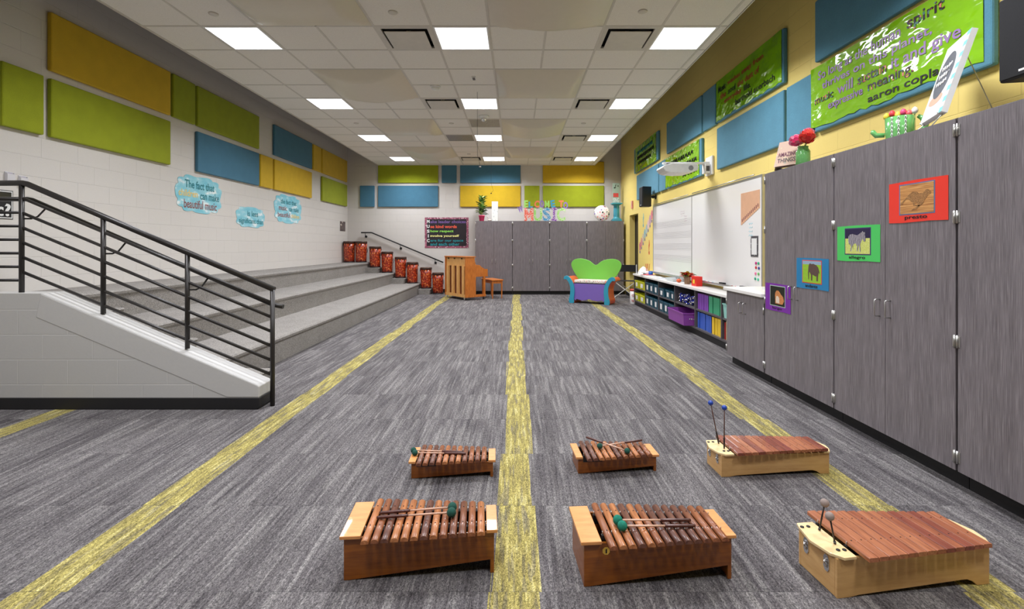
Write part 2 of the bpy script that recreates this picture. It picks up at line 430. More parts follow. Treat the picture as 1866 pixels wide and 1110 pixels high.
# ---- lights
COLN = {-3.34: 'left', -.90: 'middle', 1.54: 'right'}
ROWN = {0: 'nearest row in view', 1: 'second row from the camera', 2: 'third row from the camera', 3: 'farthest row, by the back wall', -1: 'row over the camera', -2: 'row behind the camera', -3: 'last row behind the camera'}
lp = None
for k in (0, 1, 2, 3, -1, -2):
    for x in (-3.34, -.90, 1.54):
        if lp is None:
            lp = thing('ceiling_light', '', 'ceiling light', group='square lights in the tiled ceiling')
            MB().box(.03, T - .03, .03, T - .03, .012, .02).build('diffuser', M_EMIT, lp)
            f = MB()
            for q in ((.013, .03, .013, T - .013), (T - .03, T - .013, .013, T - .013), (.03, T - .03, .013, .03), (.03, T - .03, T - .03, T - .013)): f.box(*q, 0.0, .03)
            f.build('frame', M_WHITE, lp); o = lp
            ld = bpy.data.lights.new('lamp', 'AREA'); ld.shape = 'SQUARE'; ld.size = .54; ld.energy = LAMP_W; ld.color = LIGHT_C[:3]; ld.spread = R(148)
            lo = bpy.data.objects.new('lamp', ld); C.objects.link(lo); lo.parent = lp; lo.location = (T / 2, T / 2, .008)
        else: o = copy_tree(lp)
        o.location = (x, 5.03 + 2.44 * k, ZC)
        o['label'] = 'square glowing ceiling light, %s of three across, %s' % (COLN[x], ROWN[k])
# ---- air diffusers
vp = None
for k in (0, 1, 2, 3):
    for x in (-1.51, .93):
        if (k, x) == (2, -1.51): continue
        if vp is None:
            vp = thing('air_diffuser', '', 'air vent', group='square air diffusers beside the lights')
            MB().box(.05, T - .05, .05, T - .05, .085, .09).box(.045, .05, .05, T - .05, .02, .09).box(T - .05, T - .045, .05, T - .05, .02, .09).box(.05, T - .05, .045, .05, .02, .09).box(.05, T - .05, T - .05, T - .045, .02, .09).build('throat', M_GAP, vp)
            f = MB()
            for q in ((.013, .055, .013, T - .013), (T - .055, T - .013, .013, T - .013), (.055, T - .055, .013, .055), (.055, T - .055, T - .055, T - .013)): f.box(*q, 0, .02)
            f.build('frame', M_GRIDW, vp)
            MB().box(.085, T - .085, .085, T - .085, -.020, -.010).box(.28, .33, .28, .33, -.010, .085).build('face_plate', M_GRIDW, vp, .004); o = vp
        else: o = copy_tree(vp)
        o.location = (x, 5.03 + 2.44 * k, ZC)
        o['label'] = 'square plaque air diffuser left of the %s light, %s' % ('middle' if x < 0 else 'right', ROWN[k])
for (x, y, lb) in ((-1.51, 9.91, 'dark perforated return grille left of the middle light, third row'), (-.90, 8.69, 'grey perforated return grille behind the ceiling dome camera')):
    gr = thing('return_grille', lb, 'air vent', (x, y, ZC))
    MB().box(.03, T - .03, .03, T - .03, .004, .02).build('perforated_face', dots('perforated_metal' + str(x), (150, 144, 136) if x > -1 else (120, 115, 110), (70, 68, 66), 60, .3), gr)
    MB().box(.013, .03, .013, T - .013, 0, .02).box(T - .03, T - .013, .013, T - .013, 0, .02).box(.03, T - .03, .013, .03, 0, .02).box(.03, T - .03, T - .03, T - .013, 0, .02).build('frame', M_GRIDW, gr)
# ---- barrel diffusers
def barrel(along):
    n = 24; W = 2 * T - .03; sag = .125
    mb = MB(); vs = []; fs = []
    for i in range(n + 1):
        for j in range(n + 1):
            u, v = i / n, j / n
            if along == 'x': t, e = v, u
            else: t, e = u, v
            arc = sag * (1 - (2 * t - 1) ** 2)
            d = min(arc, min(e, 1 - e) * W * .85)
            vs.append((.015 + u * W, .015 + v * W, -d))
    for i in range(n):
        for j in range(n):
            a = i * (n + 1) + j; fs.append((a, a + n + 1, a + n + 2, a + 1))
    # dense ends so the crescent edge stays crisp
    mb.add(vs, fs, 0, True)
    mb.box(.013, 2 * T - .013, .013, 2 * T - .013, .001, .006)
    return mb
bx_ = barrel('x').build('barrel_ceiling_panel', M_BARREL); by_ = barrel('y').build('barrel_ceiling_panel', M_BARREL)
first = {'x': bx_, 'y': by_}; used = set()
for c, (x, nm) in enumerate(((-2.73, 'left of the middle lights'), (-.29, 'right of the middle lights'))):
    for k in range(0, 4):
        a = 'y' if (k + c) % 2 else 'x'
        o = first[a] if a not in used else first[a].copy()
        if a in used: C.objects.link(o)
        used.add(a); o.location = (x, 3.81 + 2.44 * k, ZC)
        tag(o, 'cream bulging barrel ceiling panel %s, in front of the %s' % (nm, ROWN[k]), 'ceiling panel', 'bulging acoustic diffusers in the ceiling')
# ---- small ceiling fixtures
sp = None
for (x, y, lb) in ((-3.03, 4.76, 'just in front of the nearest left light'), (-1.23, 4.73, 'in front of the nearest left diffuser'), (1.25, 4.71, 'in front of the nearest right diffuser'),
                   (-3.03, 9.0, 'left column, before the third light row'), (-1.23, 9.0, 'middle left, before the third light row'), (1.27, 9.0, 'right side, before the third light row'), (-1.2, 12.0, 'before the farthest light row'), (.55, 9.7, 'right of the middle light in the third row')):
    if sp is None:
        sp = MB().lathe([(.045, .002), (.045, -.006), (.036, -.010), (.0, -.011)]).build('sprinkler_cover', M_GRIDW); o = sp
    else: o = sp.copy(); C.objects.link(o)
    o.location = (x, y, ZC + .002); tag(o, 'round flush sprinkler cover plate, ' + lb, 'sprinkler', 'sprinkler covers on the ceiling')
sd = thing('smoke_detector', 'round white smoke detector left of the middle light column', 'smoke detector', (-1.18, 6.93, ZC))
MB().lathe([(.075, .004), (.075, -.012), (.06, -.016)]).build('base', M_WHITE, sd); MB().lathe([(.058, -.016), (.055, -.038), (.03, -.05), (0, -.052)]).build('sensor_dome', M_WHITE, sd)
dc = thing('dome_camera', 'small white dome camera hanging behind the second middle light', 'camera', (-.583, 8.5, ZC))
MB().lathe([(.09, .004), (.09, -.02), (.05, -.04)]).build('base', M_WHITE, dc); MB().lathe([(.05, -.04), (.05, -.06), (.03, -.09), (0, -.1)]).build('lens_dome', M_CHROME, dc)
sn = thing('ceiling_sensor', 'small rectangular sensor plate between two middle ceiling lights', 'sensor', (-.587, 6.57, ZC))
MB().box(-.03, .03, -.06, .06, -.012, .003).build('plate', M_WHITE, sn, .003); MB().box(-.018, .018, -.05, .05, -.014, -.012).build('slot', M_SHELFIN, sn)
for (x, y, z, lb, q) in ((-.587, 7.17, 2.54, 'thin dark cord hanging from ceiling, nearer one, with a small tag', 1), (-.572, 10.78, 2.54, 'thin dark cord with a small hook hanging before the yellow panel', 0)):
    co = thing('hanging_cord', lb, 'cord', (x, y, ZC))
    if q:
        pts = [(0, 0, 0), (0, 0, -.95), (.02, 0, -1.02), (.04, 0, z - ZC)]
    else: pts = [(0, 0, 0), (0, 0, -.6), (.0, 0, -.9), (.03, 0, -1.0), (.05, 0, -1.06), (.0, 0, z - ZC)]
    MB().tube(pts, .0025, 6).build('cord', M_GAP, co)
    MB().ball((pts[-1][0], 0, z - ZC - .01), .014, 8, sq=(1.4, .6, .8)).build('hook', M_STEEL if q else M_GAP, co)

# ================================================================ ACOUSTIC PANELS
Z1a, Z1b, Z2a, Z2b = 2.465, 3.075, 3.155, 3.765
def apanel(wall, a, b, up, mt, lb, group, z=None):
    z0, z1 = (Z2a, Z2b) if up else (Z1a, Z1b)
    th = .05; m = MB()
    if wall == 'L': m.box(XL + .002, XL + th, a, b, z0, z1)
    elif wall == 'R': m.box(XR - th, XR - .002, a, b, z0, z1)
    else: m.box(a, b, YB - th, YB - .002, z0, z1)
    o = m.build('acoustic_panel', mt, None, .014, 2)
    return tag(o, lb, 'acoustic panel', group)
gL, gB, gR = 'fabric panels high on the left wall', 'fabric panels high on the back wall', 'fabric panels high on the yellow wall'
for q in ((4.46, 4.86, 0, F_GREEN, 'lime green fabric panel cut by the left picture edge'),
          (4.93, 6.64, 1, F_YEL, 'long mustard fabric panel, nearest of the upper row on the left wall'),
          (4.93, 6.64, 0, F_GREEN, 'long lime fabric panel under the nearest mustard one, left wall'),
          (6.69, 7.15, 1, F_GREEN, 'narrow lime fabric panel in upper row, left wall'),
          (7.20, 8.93, 1, F_GREEN, 'long lime fabric panel above the long blue one, left wall'),
          (7.20, 8.93, 0, F_BLUE, 'long blue fabric panel above the nearest cloud poster'),
          (8.97, 9.43, 0, F_YEL, 'narrow mustard fabric panel in lower row, left wall'),
          (9.49, 11.23, 0, F_YEL, 'long mustard fabric panel above the farthest cloud poster'),
          (9.49, 11.24, 1, F_BLUE, 'long blue fabric panel in upper row, left wall'),
          (11.31, 11.77, 1, F_YEL, 'narrow mustard fabric panel in upper row near the left corner'),
          (11.83, 13.57, 1, F_YEL, 'long mustard fabric panel at the far end of the left wall'),
          (11.83, 13.57, 0, F_GREEN, 'long lime fabric panel at the far end of the left wall')):
    apanel('L', *q[:4], q[4], gL)
for q in ((-4.50, -4.08, 0, F_BLUE, 'narrow blue fabric panel nearest the left corner, back wall'),
          (-3.98, -2.25, 0, F_BLUE, 'long blue fabric panel above the letter poster, back wall'),
          (-3.98, -2.25, 1, F_GREEN, 'long lime fabric panel under the ceiling, left on the back wall'),
          (-2.15, -1.72, 1, F_BLUE, 'narrow blue fabric panel under the ceiling, back wall'),
          (-1.62, .12, 1, F_BLUE, 'long blue fabric panel under the ceiling, back wall'),
          (-1.62, .12, 0, F_YEL, 'long mustard fabric panel behind the potted plant, back wall'),
          (.23, .665, 0, F_GREEN, 'narrow lime fabric panel behind the WELCOME letters'),
          (.76, 2.52, 0, F_GREEN, 'long lime fabric panel at the right of the back wall'),
          (.76, 2.52, 1, F_YEL, 'long mustard fabric panel under the ceiling, right on the back wall')):
    apanel('B', *q[:4], q[4], gB)
for q in ((9.98, 12.0, 1, F_RBLUE, 'blue fabric panel behind the farthest green banner, yellow wall'),
          (7.64, 9.42, 1, F_RBLUE, 'long blue fabric panel in upper row above the projector'),
          (7.11, 7.59, 1, F_RBLUE, 'narrow blue fabric panel in upper row, yellow wall'),
          (5.29, 7.06, 1, F_RBLUE, 'blue fabric panel behind the upper green banner'),
          (9.96, 11.76, 0, F_RBLUE, 'long blue fabric panel behind the hanging loudspeaker by the door'),
          (9.49, 9.92, 0, F_RBLUE, 'narrow blue fabric panel left of the projector'),
          (7.64, 9.44, 0, F_RBLUE, 'blue fabric panel behind the green banner at the projector'),
          (5.29, 7.06, 0, F_RBLUE, 'long blue fabric panel right of the projector mount'),
          (4.77, 5.24, 0, F_RBLUE, 'narrow blue fabric panel above the red and pink flowers'),
          (2.97, 4.74, 0, F_RBLUE, 'blue fabric panel behind the largest green banner'),
          (2.97, 4.74, 1, F_RBLUE, 'long blue fabric panel above the largest green banner')):
    apanel('R', *q[:4], q[4], gR)

# ---- green banners on the yellow wall: fn maps (u along -Y, v=z, d depth) 
def banner(y0, y1, z0, z1, lb, lines):
    """y0 near .. y1 far ; text reads from far (left) to near (right)"""
    x = XR - .05 - .002
    fn = lambda u, v, d: (x - .004 - d, y1 - u, v)
    t = thing('green_banner', lb, 'banner', (0, 0, 0), 0, 'glossy green quotation banners')
    m = MB(); nU, nV = 26, 8; vs = []; fs = []
    rr = random.Random(int(y0 * 100))
    for i in range(nU + 1):
        for j in range(nV + 1):
            y = y1 + (y0 - y1) * i / nU; z = z0 + (z1 - z0) * j / nV
            if j == 0: z += rr.uniform(-.008, .02)
            vs.append((x - .0035 + .002 * math.sin(i * 1.3 + j * .5), y, z))
    for i in range(nU):
        for j in range(nV): a = i * (nV + 1) + j; fs.append((a, a + 1, a + nV + 2, a + nV + 1))
    m.add(vs, fs, 0, True); m.build('sheet', M_GPOST, t)
    for st, u0, u1, v0, v1, mt in lines:
        if st is None:
            q = MB(); u = u0
            while u < u1 - .04:
                wd = rr.uniform(.05, .14); k = MB()
                pts = [(u, v0), (u + wd * .3, v1), (u + wd * .5, v0 + (v1 - v0) * .3), (u + wd * .8, v1), (u + wd, v0)]
                q.tube([fn(a, b, .004) for a, b in pts], (v1 - v0) * .1, 5); u += wd + .03
            q.build('handwriting', mt, t)
        else: text(MB(), st, u0, u1, v0, v1, .002, lambda u, v, d: fn(u, v, d + .001), .012).build('lettering', mt, t)
    return t
W_ = 1.77
banner(3.02, 4.79, 2.50, 3.10, 'largest glossy green banner with purple words, above tall cabinets',
       [('So long as the human', .12, 1.12, 2.93, 3.04, M_PURP), ('spirit', 1.18, 1.5, 2.95, 3.06, M_MULTI), ('thrives on this planet,', .18, 1.40, 2.83, 2.92, M_PURP),
        ('music', .07, .34, 2.73, 2.80, M_MULTI), ('will', .40, .60, 2.73, 2.82, M_PURP), ('sustain', .66, .98, 2.73, 2.81, M_MULTI), ('it and give', 1.03, 1.62, 2.70, 2.82, M_PURP),
        ('expressive', .27, .72, 2.61, 2.70, M_PURP), ('meaning.', .78, 1.24, 2.61, 2.71, M_MULTI), ('aaron copland', .78, 1.6, 2.52, 2.60, M_INK)])
banner(5.32, 7.06, 3.17, 3.76, 'green banner with black and rust words, upper row beside the ceiling',
       [('Music', .08, .32, 3.57, 3.66, M_INK), ('washes away from', .38, 1.35, 3.57, 3.66, M_REDINK), ('the', .15, .33, 3.46, 3.54, M_REDINK), ('soul', .40, .62, 3.46, 3.54, M_INK),
        ('the dust of', .68, 1.25, 3.46, 3.54, M_REDINK), ('everyday', .28, .80, 3.35, 3.43, M_REDINK), ('life.', .86, 1.04, 3.35, 3.43, M_INK), ('berthold auerbach', .62, 1.6, 3.24, 3.32, M_INK)])
banner(7.72, 9.46, 2.48, 3.07, 'green banner partly hidden behind the white projector',
       [(None, .15, 1.5, 2.88, 2.95, M_INK), (None, .3, 1.6, 2.74, 2.81, M_INK), (None, 1.0, 1.6, 2.56, 2.62, M_INK)])
banner(10.1, 11.86, 3.15, 3.76, 'farthest green banner with dark handwriting, near the back corner',
       [(None, .2, 1.5, 3.57, 3.64, M_TEALINK), (None, .2, 1.6, 3.44, 3.51, M_INK), (None, .3, 1.3, 3.31, 3.38, M_INK)])

# ================================================================ LOW WALL, RAILING, TIERS
LW0, LW1 = 3.88, 4.08
prof = [(XL, 0), (-2.13, 0), (-2.11, .03), (-2.10, .10), (-2.10, .185), (-2.12, .2), (-3.88, .945), (XL, .945)]
lw = MB().prism(prof, LW0, LW1).build('low_block_wall', M_LOWBLK)
tag(lw, 'low grey concrete block wall with sloping top under the railing', 'wall')
MB().prism([(-3.88, .9455), (-3.92, .75), (-2.36, .097), (-2.097, .097), (-2.097, .187), (-2.12, .2015)], LW0 - .003, LW1 + .003).build('sloped_course', M_LOWCAP, lw, .008)
MB().prism([(XL, .0), (-2.115, 0), (-2.09, .02), (-2.09, .096), (XL, .096)], LW0 - .008, LW1 + .006).build('rubber_base', M_BLACK, lw, .006)
lw['kind'] = 'thing'
# tiers
H = [.295, .59, .88]; TX = [-2.73, -3.445, -4.16]
pf = []
pf.append((TX[0], 0))
for i in range(3):
    z = H[i]; x = TX[i]
    pf += [(x + .004, z - .07), (x + .022, z - .045), (x + .026, z - .02), (x + .012, z - .004), (x - .02, z)]
    if i < 2: pf += [(TX[i + 1], z)]
pf += [(XL, H[2]), (XL, 0)]
tiers = MB().prism([(max(x, XL + .004), max(z, .001)) for x, z in pf], LW1 + .004, YB - .004, 'y', sm=False).build('seating_tiers', M_PLAIN)
tag(tiers, 'three broad grey carpeted tiers running along the left wall', 'seating tiers')
for (ya, yb) in ((LW1 + .008, 4.62), (13.10, YB - .004)):
    for i in range(3):
        zb = 0 if i == 0 else H[i - 1]
        zt = (zb + H[i]) / 2; x = TX[i]
        p = [(x, zb), (x + .33, zb), (x + .345, zt - .03), (x + .357, zt - .015), (x + .345, zt), (x, zt)]
        MB().prism(p, ya, yb).build('step', M_PLAIN, tiers)

rl = thing('railing', 'charcoal steel pipe railing standing on the low block wall', 'railing', (0, 0, 0))
RY = 3.97
def topz(x): return 1.858 if x < -4.10 else 1.858 - .427 * (x + 4.10)
PX = [-4.128, -3.447, -2.745, -2.035]; PZ = [.945, .766, .476, 0]
for x, z in zip(PX, PZ): MB().tube([(x, RY, z + (.001 if z else 0)), (x, RY, topz(x) - .01)], .0185, 14).build('post', M_RAIL, rl)
XE = XL + .02
MB().tube([(XE, RY, 1.858), (-4.12, RY, 1.858), (-4.08, RY, topz(-4.08)), (-2.02, RY, topz(-2.02))], .0235, 16).build('top_rail', M_RAIL, rl)
for k in range(1, 8):
    z = 1.858 - .113 * k - .02
    MB().tube([(XE, RY, z), (PX[0], RY, z)], .012, 10).build('rail', M_RAIL, rl)
for k in range(1, 7):
    MB().tube([(PX[0], RY, topz(PX[0]) - .123 * k), (PX[3], RY, topz(PX[3]) - .120 * k)], .0125, 10).build('rail', M_RAIL, rl)
hr = MB().tube([(XE, RY + .09, 1.733), (-4.17, RY + .09, 1.733), (-4.13, RY + .09, 1.725), (-2.07, RY + .09, .83), (-1.99, RY + .09, .815)], .0195, 14).build('handrail', M_RAIL, rl)
for x in PX[:3]:
    zt = 1.733 - .43 * (x + .12 + 4.15)
    MB().tube([(x + .005, RY, zt - .11), (x + .06, RY + .02, zt - .11), (x + .085, RY + .05, zt - .09), (x + .115, RY + .09, zt - .015)], .007, 8).build('bracket', M_RAIL, hr)

wh = thing('wall_handrail', 'black handrail sloping along the back wall above the drums', 'handrail', (0, YB - .09, 0))
MB().tube([(-4.447, 0, 1.723), (-4.17, 0, 1.723), (-4.13, 0, 1.715), (-2.096, 0, .868)], .019, 12).build('rail', M_BLACK, wh)
for x, z in ((-4.33, 1.70), (-3.33, 1.36), (-2.33, .945)):
    MB().tube([(x, 0, z), (x, .01, z - .07), (x, .05, z - .09), (x, .088, z - .09)], .008, 8).lathe([(.035, .078), (.035, .089)], (x, 0, z - .09), 16, ax='y').build('bracket', M_BLACK, wh)

# ================================================================ CABINETS
HZ = [1.965, 1.49, .81, .18]
def cabinet(name, lb, loc, rz, wd, top, group, hzs=HZ, hand=(.87, .98), depth=.6):
    t = thing(name, lb, 'cabinet', loc, rz, group)
    MB().box(.002, wd - .002, .022, depth, .1, top).box(0.006, wd - .006, .016, .03, .1, top, 1).build('body', [M_LAM, M_GAP], t)
    MB().box(.002, wd - .002, .07, .09, 0, .1).box(.002, .02, .09, depth - .02, 0, .1).box(wd - .02, wd - .002, .09, depth - .02, 0, .1).build('toe_kick', M_BLACK, t)
    hw = wd / 2
    for s in (0, 1):
        a, b = (.007, hw - .0015) if s == 0 else (hw + .0015, wd - .007)
        d = MB().box(a, b, 0, .018, .102, top - .005).build('door', M_LAM, t, .0015, 1)
        hx = hw - .045 if s == 0 else hw + .045
        MB().tube([(hx, 0, hand[0]), (hx, -.03, hand[0]), (hx, -.036, hand[0] + .006), (hx, -.036, hand[1] - .006), (hx, -.03, hand[1]), (hx, 0, hand[1])], .0042, 8).build('handle', M_STEEL, d)
        ex = .0085 if s == 0 else wd - .0085
        for z in hzs:
            MB().tube([(ex, -.004, z - .035), (ex, -.004, z + .035)], .0055, 8).box(ex - .008 * (1 - s), ex + .008 * (s), -.0025, .001, z - .03, z + .03).box(ex, ex + .014 * (1 - 2 * s), -.0025, .001, z - .03, z + .03).build('hinge', M_STEEL, d)
    return t
bw = 1.024
for i, lb in enumerate(('behind the piano', 'second from left', 'partly behind the green settee back', 'in the right corner behind the settee')):
    cabinet('storage_cabinet', 'tall grey laminate two-door cabinet on the back wall, ' + lb, (-1.133 + bw * i, 13.09, 0), 0, bw, 2.03, 'tall cabinets along the back wall')
for i, lb in enumerate(('with the purple and blue animal posters', 'with the green and red animal posters', 'nearest, cut by the right picture edge')):
    cabinet('storage_cabinet', 'tall grey laminate cabinet at the yellow wall, ' + lb, (2.405, 4.612 - 1.006 * i, 0), R(-90), 1.006, 2.035, 'tall cabinets along the yellow wall')
cabinet('base_cabinet', 'low grey two-door cabinet between the open shelves and tall cabinets', (2.405, 5.45, 0), R(-90), .832, .828, None, hzs=(.70, .18), hand=(.62, .73))
ct = MB().box(2.375, 3.015, 4.62, 5.47, .83, .868).build('countertop', M_COUNTER, None, .006)
tag(ct, 'white countertop over the low two-door cabinet', 'countertop')
# open shelving
SX0, SX1 = 2.68, 3.01
sh = thing('open_shelving', 'long low dark open shelf unit under the whiteboard', 'shelf unit')
ed = [10.84, 9.91, 8.99, 8.07, 7.15, 6.23, 5.46]
MB().box(SX0, SX1, 5.46, 10.84, .095, .12).build('bottom_board', M_SHELFIN, sh)
MB().box(SX1 - .012, SX1, 5.46, 10.84, .12, .67).build('back_panel', M_SHELFIN, sh)
MB().box(SX0 + .02, SX1, 5.46, 10.84, 0, .095).build('plinth', M_BLACK, sh)
for i, y in enumerate(ed):
    MB().box(SX0, SX1 - .013, y - .012, y + .012, .12, .67).build('divider', M_SHELFIN, sh)
    if i < 6: MB().box(SX0 + .01, SX1 - .013, ed[i + 1] + .0125, y - .0125, .375, .40).build('shelf', M_SHELFIN, sh)
ct2 = MB().box(2.66, 3.015, 5.475, 10.87, .672, .712).build('countertop', M_COUNTER, None, .006)
tag(ct2, 'long narrow white countertop on the open shelf unit', 'countertop')

# ---- contents
def bin_thing(x0, x1, y0, y1, z0, hgt, mt, lb, cat, group, label=True, name='storage_bin', rim=None):
    t = thing(name, lb, cat, (x0, y0, z0), 0, group); W, D = x1 - x0, y1 - y0
    m = MB(); tp = .012
    o = [(tp, tp, .0), (W - tp, tp, 0), (W - tp, D - tp, 0), (tp, D - tp, 0)]; q = [(0, 0, hgt), (W, 0, hgt), (W, D, hgt), (0, D, hgt)]
    wt = .006; qi = [(wt, wt, hgt), (W - wt, wt, hgt), (W - wt, D - wt, hgt), (wt, D - wt, hgt)]; oi = [(tp + wt, tp + wt, .008), (W - tp - wt, tp + wt, .008), (W - tp - wt, D - tp - wt, .008), (tp + wt, D - tp - wt, .008)]
    fs = [(3, 2, 1, 0)]
    for i in range(4): j = (i + 1) % 4; fs += [(i, j, 4 + j, 4 + i), (4 + i, 4 + j, 8 + j, 8 + i), (8 + i, 8 + j, 12 + j, 12 + i)]
    fs.append((12, 13, 14, 15)); m.add(o + q + qi + oi, fs); m.build('tub', mt, t)
    r = MB()
    for a in ((-.006, W + .006, -.006, .0), (-.006, W + .006, D, D + .006), (-.006, 0, 0, D), (W, W + .006, 0, D)): r.box(*a, hgt - .018, hgt)
    r.build('rim', rim or mt, t)
    if label:
        y = D * .5
        MB().box(-.009 + .006, .0, y - D * .2, y + D * .2, hgt * .22, hgt * .72).build('paper_label', M_WHITE, t)
    return t
M_TEAL = pm('dark_teal_plastic', (36, 84, 100), .4); M_LIME = pm('yellow_green_plastic', (204, 206, 40), .4); M_PPL = pm('purple_plastic', (142, 70, 156), .4)
def bins(bay, z0, zh, specs, lvl):
    for i, (f0, f1, mt, lb) in enumerate(specs):
        yA = ed[bay]; yB = ed[bay + 1]
        a = yA - .016 - (yA - yB - .032) * f1; b = yA - .016 - (yA - yB - .032) * f0
        bin_thing(SX0 + .004, SX0 + .28, a + .008, b - .008, z0, zh, mt, lb, 'bin', 'storage bins on the open shelves')
LW_, UP = .121, .401
bins(0, UP, .17, [(.05, .42, M_LIME, 'yellow-green bin at the far end of the upper shelf'), (.45, .97, M_LIME, 'larger yellow-green bin, second on the upper shelf')], 1)
bins(0, LW_, .16, [(.05, .45, M_LIME, 'yellow-green bin at the far end of the lower shelf'), (.5, .97, M_LIME, 'yellow-green bin, second on the lower shelf')], 0)
bins(1, UP, .19, [(.02, .31, M_TEAL, 'dark teal bin beside the yellow-green ones, upper shelf, far bay'), (.34, .64, M_TEAL, 'dark teal bin in the middle of the second upper bay'), (.67, .98, M_TEAL, 'dark teal bin at the near side of second upper bay')], 1)
bins(1, LW_, .19, [(.02, .31, M_TEAL, 'dark teal bin beside the yellow-green ones, lower shelf'), (.34, .64, M_TEAL, 'dark teal bin in the middle of the second lower bay'), (.67, .98, M_TEAL, 'dark teal bin at the near side of second lower bay')], 0)
bins(2, UP, .15, [(.03, .36, M_TEAL, 'low dark teal bin, far one in the third upper bay'), (.46, .76, M_TEAL, 'low dark teal bin, middle of the third upper bay'), (.79, .98, M_TEAL, 'small dark teal bin beside the blue bells')], 1)
bins(2, LW_, .20, [(.02, .32, M_TEAL, 'dark teal bin, far one in the third lower bay'), (.35, .62, M_TEAL, 'dark teal bin, middle of the third lower bay'), (.65, .98, M_TEAL, 'dark teal bin next to the purple basket')], 0)
pb = bin_thing(SX0 - .14, SX0 + .26, 7.24, 7.98, LW_, .19, M_PPL, 'large purple basket sticking out of the lower shelf', 'basket', None, False, 'purple_basket')
text(MB(), '*Karter', .09, .36, .085, .115, .001, lambda u, v, d: (u, -d + .006, v), .01).build('white_lettering', M_WHITE, pb) if False else None
q = MB()
for k in range(9): q.ball((.10 + k * .03, .0035, .10 - .002 * k), .009 if k < 2 else .006, 8, sq=(1, .3, 1 + .5 * (k % 2)))
q.build('white_lettering', M_WHITE, pb)
# supports the protruding basket: it rests on the bottom board, front overhangs
# blue bell bands in bay 4 upper
rr = random.Random(3)
M_COBALT = pm('cobalt_plastic', (44, 58, 172), .3)
bell = None
bpos = []
for k in range(14):
    x = SX0 + .05 + .1 * (k % 3 == 0) + rr.uniform(0, .04); y = 7.985 - .052 * k; z = .403 + (.04 if k % 2 else 0)
    if bell is None:
        bell = thing('jingle_bell_band', '', 'jingle bells', group='blue jingle bell bands on the upper shelf')
        MB().tube([(.0, .045 * math.cos(a * PI / 6), .045 + .045 * math.sin(a * PI / 6)) for a in range(13)], .011, 8, cap=False).build('band', M_COBALT, bell)
        for a in (1, 4, 7, 10):
            MB().ball((-.02, .045 * math.cos(a * PI / 6), .045 + .045 * math.sin(a * PI / 6)), .014, 8).build('bell', M_CHROME, bell)
        o = bell
    else: o = copy_tree(bell)
    o.location = (x, y, z + .012); o.rotation_euler = (rr.uniform(-.15, .15), 0, rr.uniform(-.9, .9))
    o['label'] = 'blue jingle bell band in the pile above the purple basket'
# books
def books(bay, f0, f1, n, z0, hh, mt, grp, lb, cols=None):
    yA, yB = ed[bay], ed[bay + 1]; w_ = (yA - yB - .034)
    a = yA - .017 - w_ * f0; b = yA - .017 - w_ * f1; th = (a - b) / n; src = None
    for i in range(n):
        y1 = a - th * i; mt_ = cols[i % len(cols)] if cols else mt; hv = hh - (rr.uniform(0, .008) if not cols else rr.uniform(0, .05))
        o = thing('song_book', lb % ('farthest' if i == 0 else 'nearest' if i == n - 1 else 'number %d from the far side' % (i + 1)) if not cols else lb % ('farthest' if i == 0 else 'nearest' if i == n - 1 else '%s from the far side' % ('second', 'third', 'fourth', 'fifth', 'sixth', 'seventh', 'eighth')[i - 1]), 'book', (SX0 + .03 + rr.uniform(0, .01), y1 - th + .001, z0), 0, grp)
        if not cols:
            o['label'] = lb % ('farthest one' if i == 0 else 'nearest one' if i == n - 1 else ('second', 'third', 'fourth', 'fifth', 'sixth', 'seventh')[i - 1] + ' from the far side')
        MB().box(0, .21, 0, .002, 0, hv).box(0, .21, th - .004, th - .002, 0, hv).box(0, .003, 0, th - .002, 0, hv).build('cover', mt_, o)
        MB().box(.004, .205, .0025, th - .0045, .003, hv - .004).build('pages', pm('paper_pages', (236, 230, 215), .8), o)
books(4, .02, .44, 5, UP, .235, pm('violet_cover', (132, 72, 178), .4), 'violet song books on the upper shelf', 'violet song book on the upper shelf, %s')
books(4, .46, .97, 6, UP, .235, pm('sea_green_cover', (60, 160, 116), .4), 'green song books on the upper shelf', 'sea-green song book on the upper shelf, %s')
books(4, .02, .58, 7, LW_, .235, pm('blue_cover', (58, 96, 190), .4), 'blue song books on the lower shelf', 'blue song book on the lower shelf, %s')
books(4, .60, .97, 4, LW_, .24, pm('yellow_cover', (238, 196, 44), .4), 'yellow song books on the lower shelf', 'yellow song book on the lower shelf, %s')
books(5, .02, .40, 7, LW_, .25, None, 'thin mixed books beside the low cabinet', 'thin mixed-colour book beside the low cabinet, %s',
      [pm('c' + str(i), c, .5) for i, c in enumerate(((170, 40, 40), (224, 200, 150), (200, 90, 50), (240, 236, 220), (190, 50, 60), (60, 60, 110), (230, 170, 60)))])
mbx = bin_thing(SX0 + .01, SX0 + .27, 5.93, 6.20, UP, .19, pm('mint_plastic', (150, 206, 196), .4), 'mint green box on the upper shelf beside the low cabinet', 'box', None, False, 'mint_box')
MB().box(-.004, 0.0, .10, .15, .10, .13).build('clasp', M_BLACK, mbx)

